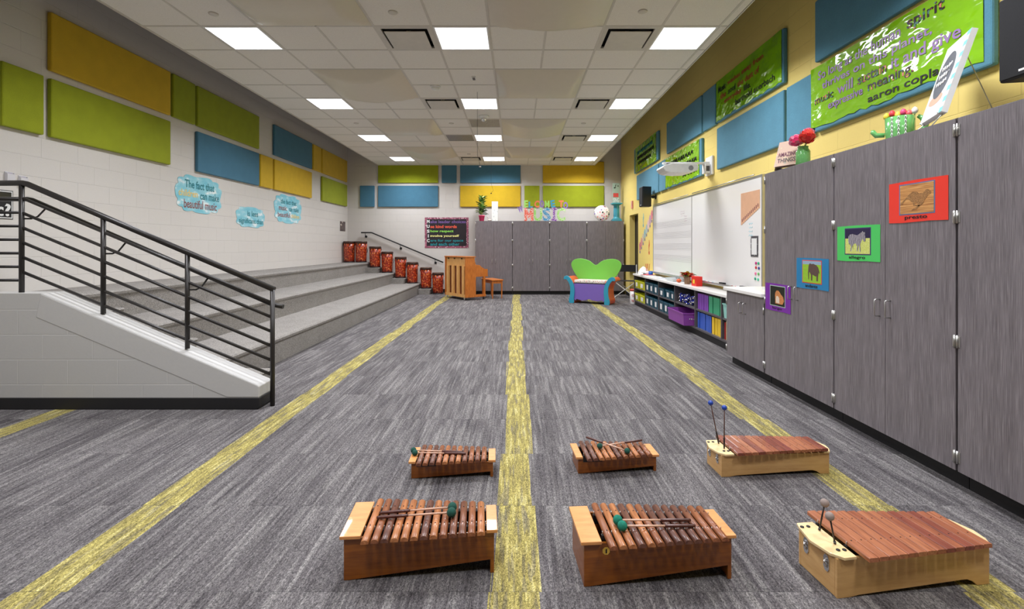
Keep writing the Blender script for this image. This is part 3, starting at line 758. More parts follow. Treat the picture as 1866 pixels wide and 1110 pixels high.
# ================================================================ WHITEBOARD
wb = thing('whiteboard', 'wide two-panel white marker board on the yellow wall', 'whiteboard')
fnR = lambda u, v, d: (XR - .03 - d, u, v)
for a, b in ((5.80, 8.10), (8.12, 10.38)): MB().box(XR - .03, XR - .004, a, b, .79, 2.185).build('panel', M_BOARD, wb)
f = MB()
for a, b, c, d in ((5.775, 10.40, 2.185, 2.21), (5.775, 10.40, .765, .79)): f.box(XR - .036, XR - .003, a, b, c, d)
for a, b in ((5.775, 5.80), (8.10, 8.12), (10.38, 10.405)): f.box(XR - .034, XR - .003, a, b, .79, 2.185)
f.build('frame', M_ALU, wb)
MB().prism([(XR - .036, .775), (XR - .12, .765), (XR - .135, .78), (XR - .135, .80), (XR - .128, .80), (XR - .12, .778), (XR - .036, .79)], 5.9, 10.38).build('marker_tray', M_ALU, wb)
for a, b in ((5.95, 8.05), (8.25, 10.36)): MB().tube([(XR - .045, a, 2.225), (XR - .045, b, 2.225)], .008, 8).build('map_rail', M_STEEL, wb)
s = MB()
for gz in (1.05, 1.27, 1.49, 1.71):
    for k in range(5): s.box(XR - .0312, XR - .0302, 8.14, 10.36, gz + k * .026, gz + k * .026 + .0028)
s.build('staff_lines', pm('staff_ink', (150, 146, 148), .5), wb)
wm = MB()
for (y, z, st, w2) in ((8.45, 1.96, 'e', .2), (8.35, 1.86, 'a', .12)):
    for k in range(3): wm.tube([fnR(y + w2 * (i / 8), z - k * .04 + .01 * math.sin(i * 2.1 + k), .001) for i in range(9)], .0014, 5)
wm.build('marker_scribbles', pm('faint_marker', (206, 180, 190), .6), wb)
wm = MB()
for k in range(4): wm.tube([fnR(6.02 + .1 * (i / 6), 1.62 - k * .05 + .012 * math.sin(i * 2.3 + k), .001) for i in range(7)], .0016, 5)
wm.build('marker_scribbles', pm('cyan_marker', (130, 205, 220), .6), wb)
# pan flute poster on board
pp = thing('pan_flute_poster', 'tan pan flute cutout with zigzag lower edge on the whiteboard', 'poster')
pts = [(6.33, 2.03), (5.84, 2.03)]
for k in range(12): yy = 5.84 + .49 * k / 12; zz = 1.80 - .20 * k / 12; pts += [(yy, zz), (yy + .04, zz - .004)]
poly_on(MB(), [(y, z) for y, z in pts], .001, .004, fnR).build('cutout', pm('tan_card', (222, 172, 136), .6), pp)
q = MB()
for k in range(11): yy = 5.87 + .49 * k / 12; zz = 1.82 - .20 * k / 12; q.box(XR - .0355, XR - .0342, yy, yy + .02, zz, zz + .04)
q.build('printed_marks', M_BROWNINK, pp)
np_ = thing('framed_notepad', 'white notepad with dark patterned border on the whiteboard', 'notepad')
MB().box(XR - .036, XR - .031, 5.88, 6.06, 1.20, 1.46).build('border', dots('notepad_border', (70, 68, 72), (230, 230, 230), 40, .25), np_)
MB().box(XR - .038, XR - .0362, 5.905, 6.035, 1.225, 1.43).build('sheet', M_WHITE, np_)
cl = [(40, 160, 120), (190, 40, 120), (60, 60, 140), (200, 50, 60), (120, 190, 110), (230, 120, 160), (90, 200, 160)]
mg = None
for k, (y, z) in enumerate(((5.87, 1.12), (5.93, 1.12), (5.86, 1.06), (5.93, 1.065), (5.87, .99), (5.94, .99), (5.88, .92), (5.95, .925))):
    o = MB().lathe([(.018, 0), (.018, .008), (.012, .011)], (0, 0, 0), 12, ax='x').build('magnet', pm('magnet%d' % (k % 7), cl[k % 7], .4))
    o.rotation_euler = (0, 0, PI); o.location = (XR - .0305, y, z)
    tag(o, 'small round %s magnet, in the column below the notepad' % ('green', 'magenta', 'navy', 'red', 'light green', 'pink', 'mint', 'dark green')[k], 'magnet', 'coloured magnets on the whiteboard')

# projector
pj = thing('projector', 'white short-throw projector on a wall arm above the whiteboard', 'projector', (XR, 7.39, 2.55))
MB().box(-.035, -.002, -.13, .13, -.12, .17).build('wall_plate', M_WHITE, pj, .008)
MB().box(-.11, -.035, -.07, .07, -.09, .05).box(-.10, -.045, -.071, -.069, -.06, .02, 1).build('mount_box', [M_WHITE, M_SHELFIN], pj, .006)
MB().box(-.75, -.1, -.03, .03, .055, .085).box(-.12, -.03, -.04, .04, .04, .09).build('arm', M_WHITE, pj, .004)
pbp = [(-.80, -.02), (-.76, -.075), (-.70, -.095), (-.55, -.105), (-.40, -.10), (-.26, -.06), (-.25, .0), (-.28, .035), (-.66, .045), (-.78, .01)]
body = MB().prism([(x, z) for x, z in pbp], -.17, .17).build('body', M_WHITE, pj, .012)
MB().lathe([(.038, -.173), (.038, -.17)], (-.37, 0, -.03), 20, ax='y').build('speaker_grille', pm('grille_grey', (140, 140, 142), .6, stretch=(60, 1, 1), scale=6, var=.5), body)
MB().box(-.70, -.58, -.06, .06, .045, .062).build('lens_hood', M_SHELFIN, body, .004)
MB().tube([(-.4, .0, .046), (-.4, .0, .058)], .03, 12).build('mount_joint', M_STEEL, body)
# loudspeakers
def speaker(loc, rz, lb, wx=.25, h=.42, d=.22):
    t = thing('loudspeaker', lb, 'speaker', loc, rz)
    MB().prism([(-wx / 2, -d), (wx / 2, -d), (wx / 2 * .7, 0), (-wx / 2 * .7, 0)], -h / 2, h / 2, 'z').build('cabinet', M_BLACK, t, .01)
    MB().box(-wx / 2 + .01, wx / 2 - .01, -d - .008, -d - .0005, -h / 2 + .012, h / 2 - .012).box(-.03, .03, -d - .009, -d - .008, -h / 2 + .03, -h / 2 + .042, 1).build('grille', [pm('speaker_cloth', (30, 30, 32), .9, scale=200, var=.3), M_WHITE], t, .004)
    MB().tube([(0, 0, 0), (0, .07, 0)], .02, 10).ball((0, .06, 0), .035, 10).lathe([(.05, .10), (.05, .12)], (0, 0, 0), 14, ax='y').tube([(0, .05, 0), (0, .11, 0)], .018, 10).build('bracket', M_BLACK, t)
    return t
s1 = speaker((XR - .122, 10.30, 2.40), R(-90), 'black loudspeaker on the yellow wall above the whiteboard corner', .27, .43, .20); 
s1.rotation_euler = (0, 0, R(-90))
speaker((XR - .122, 2.5, 2.46), R(-90), 'black loudspeaker cut off by the right picture edge', .28, .46, .22)
# alarm box
fa = thing('fire_alarm_plate', 'small pale red alarm plate above the door', 'alarm', (XR, 12.35, 2.41))
MB().box(-.03, -.001, -.06, .06, -.10, .10).build('plate', pm('pale_red', (226, 140, 132), .4), fa, .006)
MB().box(-.033, -.03, -.03, .03, -.03, .05).build('strobe', pm('pale_red_glass', (238, 170, 160), .2), fa)

# hand sign cutouts
hp = None
HC = [(214, 120, 140), (226, 150, 150), (206, 196, 176), (150, 190, 196), (180, 200, 200), (236, 200, 206), (200, 160, 190), (230, 130, 150)]
names = ['lowest', 'second', 'third', 'fourth', 'fifth', 'sixth', 'seventh', 'highest']
hand = [(-.05, -.06), (.05, -.06), (.055, .0), (.09, .03), (.085, .055), (.05, .04), (.055, .11), (.035, .115), (.03, .06), (.02, .13), (.0, .13), (-.002, .06), (-.02, .12), (-.04, .115), (-.03, .05), (-.055, .085), (-.07, .07), (-.05, .0)]
for k in range(8):
    y = 11.62 - .145 * k; z = 1.30 + .10 * k
    t = thing('hand_sign_cutout', 'paper hand sign cutout on yellow wall, %s of the rising row' % names[k], 'wall decoration', (XR, y, z), 0, 'paper hand signs rising beside the whiteboard')
    poly_on(MB(), [(-a * 1.1, b * 1.1) for a, b in hand], .001, .003, lambda u, v, d: (-d, u, v)).build('hand', pm('hand%d' % k, HC[k], .5), t)
    poly_on(MB(), [(-.045, -.14), (.045, -.14), (.045, -.08), (-.045, -.08)], .001, .003, lambda u, v, d: (-d, u, v)).build('name_card', pm('grey_card', (150, 140, 150), .5), t)
note = [(-.02, -.16), (.03, -.17), (.055, -.13), (.04, -.09), (.02, -.09), (.03, .0), (.06, .05), (.05, .10), (.03, .16), (.0, .17), (-.0, .1), (-.03, .04), (-.02, -.02), (-.005, -.09), (-.04, -.11)]
for (y, z, c, lb) in ((11.32, 1.95, (110, 180, 190), 'teal paper note cutout above the hand signs'), (10.83, 1.31, (206, 84, 60), 'red-orange paper note cutout below the hand signs')):
    o = poly_on(MB(), [(-a * .9, b) for a, b in note], .001, .003, lambda u, v, d: (XR - d, y + u, z + v)).build('note_cutout', pm('note' + lb[:3], c, .5)); tag(o, lb, 'wall decoration')

# ================================================================ THINGS ON THE COUNTERS
ZT = .7125
def on(x, y, z=ZT): return (x, y, z)
t = MB()
rr = random.Random(5)
vs = []; fs = []
for i in range(7):
    for k in range(14):
        a = 2 * PI * k / 14; zz = i / 6; r = (.13 * (1 - zz ** 2.2) + .012) * (1 + rr.uniform(-.16, .16))
        vs.append((r * math.cos(a) * .8, r * 1.3 * math.sin(a), zz * .17))
for i in range(6):
    for k in range(14): fs.append((i * 14 + k, i * 14 + (k + 1) % 14, (i + 1) * 14 + (k + 1) % 14, (i + 1) * 14 + k))
fs.append(list(range(14))[::-1]); fs.append([84 + k for k in range(14)])
o = MB().add(vs, fs, 0, False).build('plastic_bag', pm('white_bag', (236, 234, 232), .3)); o.location = on(2.83, 10.60); tag(o, 'crumpled white plastic bag at the far end of the counter', 'bag')
td = thing('tape_dispenser', 'black tape dispenser in front of the white bag', 'tape dispenser', on(2.76, 10.22))
MB().prism([(-.06, 0), (.06, 0), (.06, .02), (.02, .045), (-.04, .03)], -.025, .025, 'x').build('base', M_BLACK, td, .004); MB().lathe([(.024, -.01), (.024, .01)], (0, .0, .035), 14, ax='x').build('tape_roll', M_WHITE, td)
mug = thing('mug', 'blue mug with white inside on the far counter', 'mug', on(2.83, 10.02))
MB().lathe([(.038, 0), (.042, .01), (.044, .095), (.040, .095), (.037, .012), (0, .012)], n=20).build('cup', pm('blue_glaze', (40, 98, 186), .25), mug)
MB().tube([(0, .042, .075), (0, .07, .07), (0, .075, .045), (0, .045, .02)], .006, 8).build('handle', M_WHITE, mug)
hb = thing('pencil_cup', 'white cup holding red and tan rulers beside the blue mug', 'cup', on(2.82, 10.2)); MB().lathe([(.05, 0), (.055, .09), (.05, .09), (.046, .01), (0, .01)], n=18).build('cup', M_WHITE, hb)
for k, (dx, dy, c, an) in enumerate(((-.02, .03, (228, 84, 52), .12), (.0, .015, (222, 70, 44), .04), (-.01, -.02, (214, 160, 104), -.05), (.01, -.035, (204, 150, 96), -.12))):
    o = MB().box(-.014, .014, -.003, .003, .0, .23).build('ruler', pm('ruler%d' % k, c, .5)); o.location = (2.82 + dx, 10.2 + dy, ZT + .014); o.rotation_euler = (an * -.6, 0, R(90))
    tag(o, '%s ruler standing in the white cup, %s' % (('red-orange', 'red', 'tan', 'light brown')[k], ('leftmost', 'second from left', 'third from left', 'rightmost')[k]), 'ruler', 'rulers in the white cup')
for k, (x, y, w_, d_, n, c, lb, rz) in enumerate(((2.76, 10.0, .2, .3, 6, (206, 60, 72), 'papers under a red folder at the far counter end', .2), (2.78, 9.45, .2, .28, 3, (240, 238, 234), 'white paper sheets with a red edge behind the counter front', -.15),
                                         (2.80, 9.0, .18, .26, 3, (200, 204, 210), 'grey-blue papers on the counter left of the clear tray', .3), (2.80, 5.05, .3, .2, 4, (206, 224, 214), 'pale green papers on the counter beside the tall cabinet', .4))):
    z = ZT if y > 5.5 else .8685
    t = thing('paper_stack', lb, 'papers', (x, y, z), rz)
    MB().box(-w_ / 2, w_ / 2, -d_ / 2, d_ / 2, 0, .003 * n).build('sheets', M_WHITE, t)
    MB().box(-w_ / 2 + .01, w_ / 2 - .005, -d_ / 2 + .01, d_ / 2 + .005, .003 * n + .0003, .003 * n + .004).build('folder', pm('folder%d' % k, c, .5), t)
tr = bin_thing(2.72, 2.93, 8.28, 8.66, ZT, .055, pm('clear_tray', (206, 212, 214), .15), 'low clear plastic tray on the counter', 'tray', None, False, 'plastic_tray')
o = MB().box(-.08, .08, -.14, .14, 0, .012).build('paper_sheet', M_WHITE); o.location = (2.825, 8.47, ZT + .009); tag(o, 'white paper lying in the clear tray', 'paper')
pk = thing('pumpkin', 'small orange pumpkin ornament on the counter', 'pumpkin', on(2.78, 8.14))
vs = []; fs = []
for i in range(9):
    th = PI * i / 8
    for k in range(24):
        a = 2 * PI * k / 24; r = .04 * math.sin(th) * (1 + .10 * abs(math.cos(4 * a)))
        vs.append((r * math.cos(a), r * math.sin(a), .032 - .032 * math.cos(th)))
for i in range(8):
    for k in range(24): fs.append((i * 24 + k, i * 24 + (k + 1) % 24, (i + 1) * 24 + (k + 1) % 24, (i + 1) * 24 + k))
MB().add(vs, fs, 0, True).build('gourd', pm('pumpkin_orange', (206, 88, 36), .4), pk); MB().tube([(0, 0, .06), (.004, 0, .075), (.012, 0, .085)], [.007, .005, .005], 8).build('stem', pm('stem_green', (90, 90, 40), .6), pk)
def leafset(mb, c, n, r, rng, size, zr, mcount=1, up=.5):
    for k in range(n):
        a = rng.uniform(0, 2 * PI); e = rng.uniform(-.2, 1.2) * up + .2
        d = Vector((math.cos(a) * math.cos(e), math.sin(a) * math.cos(e), math.sin(e)))
        p0 = Vector(c) + Vector((rng.uniform(-r, r), rng.uniform(-r, r), rng.uniform(0, zr)))
        sd = d.cross(Vector((0, 0, 1))).normalized(); L = size * rng.uniform(.7, 1.2); w_ = L * .2; nn = sd.cross(d)
        pts = [p0, p0 + d * L * .35 + sd * w_ + nn * .1 * L, p0 + d * L * .7 + sd * w_ * .7 + nn * .08 * L, p0 + d * L - Vector((0, 0, .1 * L)), p0 + d * L * .7 - sd * w_ * .7 + nn * .08 * L, p0 + d * L * .35 - sd * w_ + nn * .1 * L, p0 + d * L * .55]
        mb.add(pts, [(0, 1, 6), (1, 2, 6), (2, 3, 6), (3, 4, 6), (4, 5, 6), (5, 0, 6)], rng.randrange(mcount))
fp = thing('fall_planter', 'small wooden planter with red and yellow autumn leaves on the counter', 'planter', on(2.80, 7.80))
MB().lathe([(.042, 0), (.055, .12), (.049, .12), (.045, .1), (0, .1)], n=14, sm=False).build('pot', wood('planter_wood', (110, 80, 56), (170, 134, 100), .6, (20, 20, 2)), fp)
q = MB(); rng = random.Random(9); leafset(q, (0, 0, .1), 60, .03, rng, .12, .06, 4); q.build('foliage', [pm('leaf_red', (206, 40, 30), .5), pm('leaf_yel', (196, 176, 60), .5), pm('leaf_red2', (170, 30, 26), .5), pm('leaf_grn', (92, 110, 50), .5)], fp)
rb = thing('red_box', 'red box with a yellow patch behind the autumn planter', 'box', on(2.815, 7.42), .1)
MB().box(-.05, .05, -.08, .08, 0, .15).build('carton', pm('red_card', (222, 44, 34), .4), rb, .003); MB().box(-.053, -.0505, -.03, .03, .04, .10).build('yellow_patch', pm('yellow_patch', (236, 200, 60), .4), rb)
for k, (y, lb) in enumerate(((6.78, 'black felt eraser on the whiteboard tray'), (6.15, 'second dark felt eraser on the tray, nearer the cabinet'))):
    e = thing('board_eraser', lb, 'eraser', (XR - .085, y, .782)); MB().box(-.022, .022, -.07, .07, 0, .012).build('felt', M_SHELFIN, e); MB().box(-.022, .022, -.07, .07, .0125, .034).build('grip', M_BLACK, e, .005)
mk = None
for k, (y, c) in enumerate(((7.35, (40, 150, 170)), (7.2, (40, 150, 170)), (7.05, (60, 170, 190)), (6.42, (190, 50, 60)), (6.32, (220, 90, 110)))):
    t = thing('marker_pen', '%s marker lying on the whiteboard tray, %s' % ('teal' if k < 3 else 'red', ('farthest', 'second', 'third', 'between the erasers', 'next to the nearer eraser')[k]), 'marker', (XR - .085, y, .790), 0, 'markers on the whiteboard tray')
    MB().tube([(0, -.05, 0), (0, .03, 0)], .008, 8).build('barrel', M_WHITE, t); MB().tube([(0, .0305, 0), (0, .065, 0)], .009, 8).build('cap', pm('mk%d' % k, c, .4), t)
# on base counter
for k, (x, y, a, b, h, c, lb) in enumerate(((2.9, 5.82, 0, 0, 0, 0, ''),)): pass
for (x, y, w_, h_, c, lb) in ((2.82, 5.28, .07, .07, (24, 22, 26), 'square black container on the near counter'), (2.84, 5.17, .05, .07, (226, 214, 210), 'small white box between the black containers'), (2.84, 5.07, .09, .065, (46, 36, 54), 'dark purple container on the near counter')):
    t = thing('counter_box', lb, 'container', (x, y, .8685)); MB().box(-w_ / 2, w_ / 2, -w_ / 2, w_ / 2, 0, h_ * .8).build('body', pm('cb' + lb[:6], c, .4), t, .004); MB().box(-w_ / 2 - .002, w_ / 2 + .002, -w_ / 2 - .002, w_ / 2 + .002, h_ * .8 + .0005, h_).build('lid', pm('cbl' + lb[:6], tuple(int(v * .9) for v in c), .4), t, .002)
tp = thing('tape_roll', 'tan roll of tape beside the tall cabinet', 'tape', (2.93, 4.88, .8685)); MB().lathe([(.028, 0), (.05, 0), (.05, .05), (.028, .05), (.028, 0)], n=24).build('roll', pm('tan_tape', (196, 172, 110), .4), tp)
# dark bag slumped against tall cabinet
vs = []; fs = []
for i in range(8):
    zz = i / 7
    for k in range(16):
        a = 2 * PI * k / 16; r = (1 - .55 * zz ** 2)
        vs.append((.09 * r * math.cos(a), .075 * r * math.sin(a) * (1 - .3 * zz), zz * .27 + .01 * math.sin(3 * a)*zz))
for i in range(7):
    for k in range(16): fs.append((i * 16 + k, i * 16 + (k + 1) % 16, (i + 1) * 16 + (k + 1) % 16, (i + 1) * 16 + k))
fs.append(list(range(16))[::-1]); fs.append([112 + k for k in range(16)])
o = MB().add(vs, fs, 0, True).build('fabric_pouch', pm('charcoal_cloth', (58, 56, 60), .9, scale=40)); o.location = (2.72, 4.72, .8685); tag(o, 'dark grey fabric pouch slumped on the counter against tall cabinet', 'bag')
# wipes canister on the floor
wc = thing('wipes_canister', 'white canister with red lid on the floor at the shelf end', 'canister', (2.70, 10.98, 0))
MB().lathe([(.075, 0), (.078, .01), (.078, .30)], n=24).build('tub', M_WHITE, wc); MB().lathe([(.08, .3005), (.08, .335), (.07, .345), (0, .345)], n=24).build('lid', pm('red_lid', (206, 74, 60), .4), wc)
q = MB()
for zc, r_ in ((.2, .028), (.08, .022)):
    for k in range(9):
        a0 = -PI * .62 + (-.3 + .6 * k / 8)
        q.ball((.0785 * math.cos(a0), .0785 * math.sin(a0), zc + r_ * math.sin(k * 1.4)), .009, 6)
q.build('red_print', pm('red_print', (200, 90, 80), .5), wc)

# ================================================================ ANIMAL TEMPO POSTERS (on tall cabinet doors, facing -X)
PXW = 2.405
def tempo(y1, z1, bg, frame, lb, word, inside):
    """y1 far edge, z1 top; .42 x .25"""
    t = thing('tempo_poster', lb, 'poster', (PXW - .0005, y1, z1 - .25), 0, 'animal tempo posters on the cabinet doors')
    fn = lambda u, v, d: (-.001 - d, -u, v)
    poly_on(MB(), [(0, 0), (.1, -.003), (.3, .003), (.42, 0), (.42, .25), (.2, .253), (0, .25)], 0, .0012, fn).build('sheet', bg, t)
    poly_on(MB(), [(.082, .045), (.338, .045), (.338, .235), (.082, .235)], .0014, .0020, fn).build('picture_border', frame, t)
    inside(t, lambda u, v, d: fn(.09 + u * .24, .052 + v * .176, d + .0022))
    if word: text(MB(), word, .125, .285, .012, .038, .0008, lambda u, v, d: fn(u, v, d + .0014), .015).build('lettering', M_INK, t)
    return t
def P2(t, fn, pts, d, mt, name):
    poly_on(MB(), pts, d, d + .0006, fn).build(name, mt, t)
def cheetah(t, fn):
    P2(t, fn, [(0, 0), (1, 0), (1, 1), (0, 1)], 0, wood('savanna_blur', (150, 84, 34), (236, 180, 110), .4, (1, 1, 30), 4), 'background')
    body = [(.02, .38), (.05, .30), (.12, .42), (.22, .52), (.3, .46), (.36, .40), (.4, .36), (.42, .26), (.58, .22), (.62, .25), (.46, .29), (.47, .38), (.52, .34), (.56, .26), (.5, .2), (.38, .14), (.36, .1), (.52, .14), (.62, .24), (.7, .3), (.74, .4), (.84, .56), (.93, .62), (.93, .68), (.86, .76), (.78, .76), (.7, .66), (.6, .66), (.5, .74), (.38, .74), (.28, .66), (.2, .56), (.1, .46)]
    P2(t, fn, body, .0008, dots('cheetah_coat', (176, 128, 78), (70, 44, 24), 260, .38), 'cheetah')
def zebra(t, fn):
    P2(t, fn, [(0, .62), (1, .62), (1, 1), (0, 1)], 0, pm('navy_print', (34, 26, 66), .4), 'background')
    P2(t, fn, [(0, 0), (1, 0), (1, .62), (0, .62)], 0, dots('straw_grass', (206, 214, 110), (236, 240, 170), 160, .3), 'meadow')
    body = [(.14, .70), (.13, .5), (.17, .36), (.2, .42), (.24, .3), (.22, .1), (.26, .09), (.3, .36), (.36, .1), (.33, .3), (.36, .4), (.45, .42), (.5, .3), (.48, .1), (.52, .1), (.56, .38), (.58, .3), (.6, .08), (.64, .09), (.63, .38), (.68, .52), (.72, .6), (.78, .48), (.84, .5), (.84, .6), (.8, .76), (.84, .88), (.78, .84), (.72, .9), (.66, .84), (.5, .74), (.3, .8), (.2, .78)]
    m, nt, b = new_mat('zebra_stripes'); v = coords(nt, (1, 1, 1)); wv = N(nt, 'ShaderNodeTexWave'); wv.bands_direction = 'Y'; wv.inputs['Scale'].default_value = 26; wv.inputs['Distortion'].default_value = 4
    nt.links.new(v, wv.inputs['Vector']); nt.links.new(ramp(nt, wv.outputs['Fac'], [(.45, srgb(40, 34, 54)), (.55, srgb(196, 190, 196))]), b.inputs['Base Color'])
    P2(t, fn, body, .0008, m, 'zebra')
def elephant(t, fn):
    P2(t, fn, [(0, .84), (1, .84), (1, 1), (0, 1)], 0, pm('haze_blue', (150, 176, 200), .4), 'background')
    P2(t, fn, [(0, 0), (1, 0), (1, .84), (0, .84)], 0, pm('bright_grass', (150, 196, 50), .4, scale=80, var=.2), 'meadow')
    body = [(.33, .14), (.36, .14), (.37, .5), (.42, .46), (.47, .36), (.47, .1), (.54, .1), (.55, .38), (.6, .36), (.72, .3), (.76, .34), (.76, .1), (.84, .1), (.85, .3), (.88, .5), (.95, .42), (.9, .58), (.86, .72), (.76, .82), (.6, .88), (.5, .86), (.42, .9), (.36, .84), (.33, .7), (.31, .45)]
    P2(t, fn, body, .0008, pm('elephant_hide', (92, 70, 62), .5, scale=120, var=.25), 'elephant')
def tiger(t, fn):
    P2(t, fn, [(0, 0), (1, 0), (1, 1), (0, 1)], 0, pm('night_green', (16, 26, 14), .4), 'background')
    P2(t, fn, [(.36, .1), (.86, .1), (.96, .3), (.9, .5), (.74, .62), (.66, .72), (.56, .8), (.44, .78), (.36, .66), (.34, .5), (.36, .34)], .0008, dots('tiger_coat', (214, 140, 80), (60, 34, 20), 150, .3), 'tiger')
    P2(t, fn, [(.42, .14), (.66, .14), (.64, .4), (.56, .5), (.44, .5), (.4, .34)], .0016, pm('tiger_white', (228, 208, 186), .5), 'muzzle')
tempo(3.067, 1.728, pm('red_poster', (240, 62, 48), .3, var=.02), pm('steel_blue_frame', (104, 120, 160), .3), 'red cheetah poster reading presto, highest on the cabinet doors', 'presto', cheetah)
tempo(3.562, 1.475, pm('green_poster', (78, 204, 100), .3, var=.02), pm('plum_frame', (70, 50, 110), .3), 'green zebra poster reading allegro on the cabinet doors', 'allegro', zebra)
tempo(4.08, 1.232, pm('blue_poster', (34, 128, 178), .3, var=.02), pm('red_frame', (220, 80, 70), .3), 'blue elephant poster reading andante on the cabinet doors', 'andante', elephant)
tempo(4.588, .982, pm('violet_poster', (122, 40, 160), .3, var=.02), pm('pale_frame', (180, 200, 190), .3), 'violet tiger poster, lowest on the cabinet doors', 'largo', tiger)

# ================================================================ ON TOP OF THE TALL CABINETS
ZK = 2.0355
jar = thing('flower_jar', 'green glass jar on the cabinet beside the small painted sign', 'jar', (2.50, 4.15, ZK))
m, nt, b = new_mat('green_glass'); b.inputs['Base Color'].default_value = srgb(132, 204, 124); b.inputs['Roughness'].default_value = .08; b.inputs['Transmission Weight'].default_value = .35
f_ = noise(nt, coords(nt), 60, 1); bump(nt, b, f_, .6, .003); M_GLASS = m
MB().lathe([(.05, 0), (.056, .01), (.056, .12), (.042, .145), (.042, .165), (.038, .165), (.038, .14), (.051, .118), (.051, .012), (0, .008)], n=24).build('glass', M_GLASS, jar)
def peony(loc, r, mats, lb):
    t = thing('peony', lb, 'flower', loc, 0, 'peonies in the green jar')
    rng = random.Random(lb); q = MB()
    for i in range(70):
        zz = 1 - 1.55 * (i + .5) / 70; a = i * 2.39996; rr_ = math.sqrt(max(0, 1 - zz * zz))
        nrm = Vector((rr_ * math.cos(a), rr_ * math.sin(a), zz)); up = Vector((0, 0, 1)) - nrm * nrm.z
        up = up.normalized() if up.length > .05 else Vector((1, 0, 0)); sd = nrm.cross(up)
        b0 = nrm * r * (.62 + .2 * rng.random()); L = r * rng.uniform(.42, .6); w_ = L * .62; o_ = nrm * L * rng.uniform(.15, .5)
        pts = [b0 - up * L * .3, b0 + sd * w_ + o_ * .3, b0 + up * L * .6 + sd * w_ * .8 + o_, b0 + up * L * .75 + o_ * 1.2, b0 + up * L * .6 - sd * w_ * .8 + o_, b0 - sd * w_ + o_ * .3, b0 + up * L * .2 + o_ * .2]
        q.add(pts, [(0, 1, 6), (1, 2, 6), (2, 3, 6), (3, 4, 6), (4, 5, 6), (5, 0, 6)], rng.randrange(len(mats)), True)
    q.ball((0, 0, 0), r * .62, 12, 0)
    q.build('petals', mats, t)
    MB().tube([(0, 0, -r * .2), (loc[0] * 0 + (2.50 - loc[0]) * .8, (4.15 - loc[1]) * .8, (ZK + .15 - loc[2])), ((2.50 - loc[0]), (4.15 - loc[1]), (ZK + .03 - loc[2]))], .003, 6).build('stem', pm('stem_green2', (70, 110, 50), .6), t)
RD = [pm('red_petal', (232, 34, 40), .5), pm('red_petal2', (250, 84, 70), .5)]; PK = [pm('pink_petal', (244, 70, 130), .5), pm('pink_petal2', (252, 160, 190), .5)]
peony((2.47, 4.20, ZK + .215), .062, PK, 'pink peony at the left in the green jar')
peony((2.48, 4.06, ZK + .225), .066, RD, 'red peony at the right in the green jar')
peony((2.53, 4.13, ZK + .265), .055, PK, 'pale pink peony at the top of the green jar')
peony((2.56, 4.18, ZK + .225), .05, RD, 'small red peony behind the pink ones')
sg = thing('painted_sign', 'small pastel painted sign reading amazing things on a dark easel', 'sign', (2.50, 4.38, ZK), R(-62))
fs_ = lambda u, v, d: (u - .12, -.03 - d + v * .22, .035 + v)
MB().add([fs_(0, 0, 0), fs_(.24, 0, 0), fs_(.215, .235, 0), fs_(.025, .235, 0), fs_(0, 0, -.012), fs_(.24, 0, -.012), fs_(.215, .235, -.012), fs_(.025, .235, -.012)], [(0, 1, 2, 3), (7, 6, 5, 4), (0, 4, 5, 1), (1, 5, 6, 2), (2, 6, 7, 3), (3, 7, 4, 0)]).build('board', dots('pastel_paint', (238, 206, 184), scale=24, size=.3, palette=[(240, 190, 176), (244, 226, 190), (214, 206, 190), (240, 170, 150)]), sg)
text(MB(), 'AMAZING', .03, .21, .09, .13, .001, fs_, .01).build('lettering', pm('plum_ink', (120, 60, 90), .5), sg)
text(MB(), 'THINGS', .03, .2, .035, .075, .001, fs_, .01).build('lettering', pm('grey_ink', (90, 84, 90), .5), sg)
MB().box(-.09, .09, -.055, -.02, .02, .034).prism([(-.10, 0), (-.08, 0), (-.07, .02), (-.09, .03)], -.05, .06).prism([(.08, 0), (.10, 0), (.09, .03), (.07, .02)], -.05, .06).build('easel_stand', M_DBROWN, sg)
# green cactus-like vase with tulips
gv = thing('green_vase', 'large green patterned vase shaped like a cactus on the cabinet', 'vase', (2.70, 3.35, ZK))
gm = pm('green_ceramic', (112, 184, 104), .2, coat=.6)
MB().lathe([(.072, 0), (.078, .01), (.083, .1), (.085, .2), (.079, .2), (.076, .1), (.07, .02), (0, .02)], n=28).build('pot', gm, gv)
q = MB()
for a_ in (3.5, 3.95, 4.4):
    for k in range(6):
        z = .03 + k * .028
        for s_ in (-1, 1): q.tube([(.084 * math.cos(a_) * (1 + .002), .084 * math.sin(a_), z), (.087 * math.cos(a_ + .07 * s_), .087 * math.sin(a_ + .07 * s_), z + .014), (.086 * math.cos(a_), .086 * math.sin(a_), z + .028)], .0022, 5)
q.build('white_pattern', M_WHITE, gv)
MB().tube([(-.06, .06, .09), (-.10, .09, .095), (-.115, .10, .12), (-.115, .10, .135)], [.016, .018, .018, .01], 10).build('arm_knob', gm, gv)
MB().tube([(.07, -.05, .06), (.105, -.07, .08), (.115, -.075, .13), (.105, -.07, .18), (.085, -.05, .2)], [.014, .018, .02, .02, .012], 10).build('arm_handle', gm, gv)
tcol = [((240, 222, 70), 'yellow'), ((232, 70, 80), 'red'), ((246, 226, 90), 'light yellow'), ((236, 80, 130), 'pink'), ((240, 110, 110), 'coral'), ((250, 246, 240), 'white')]
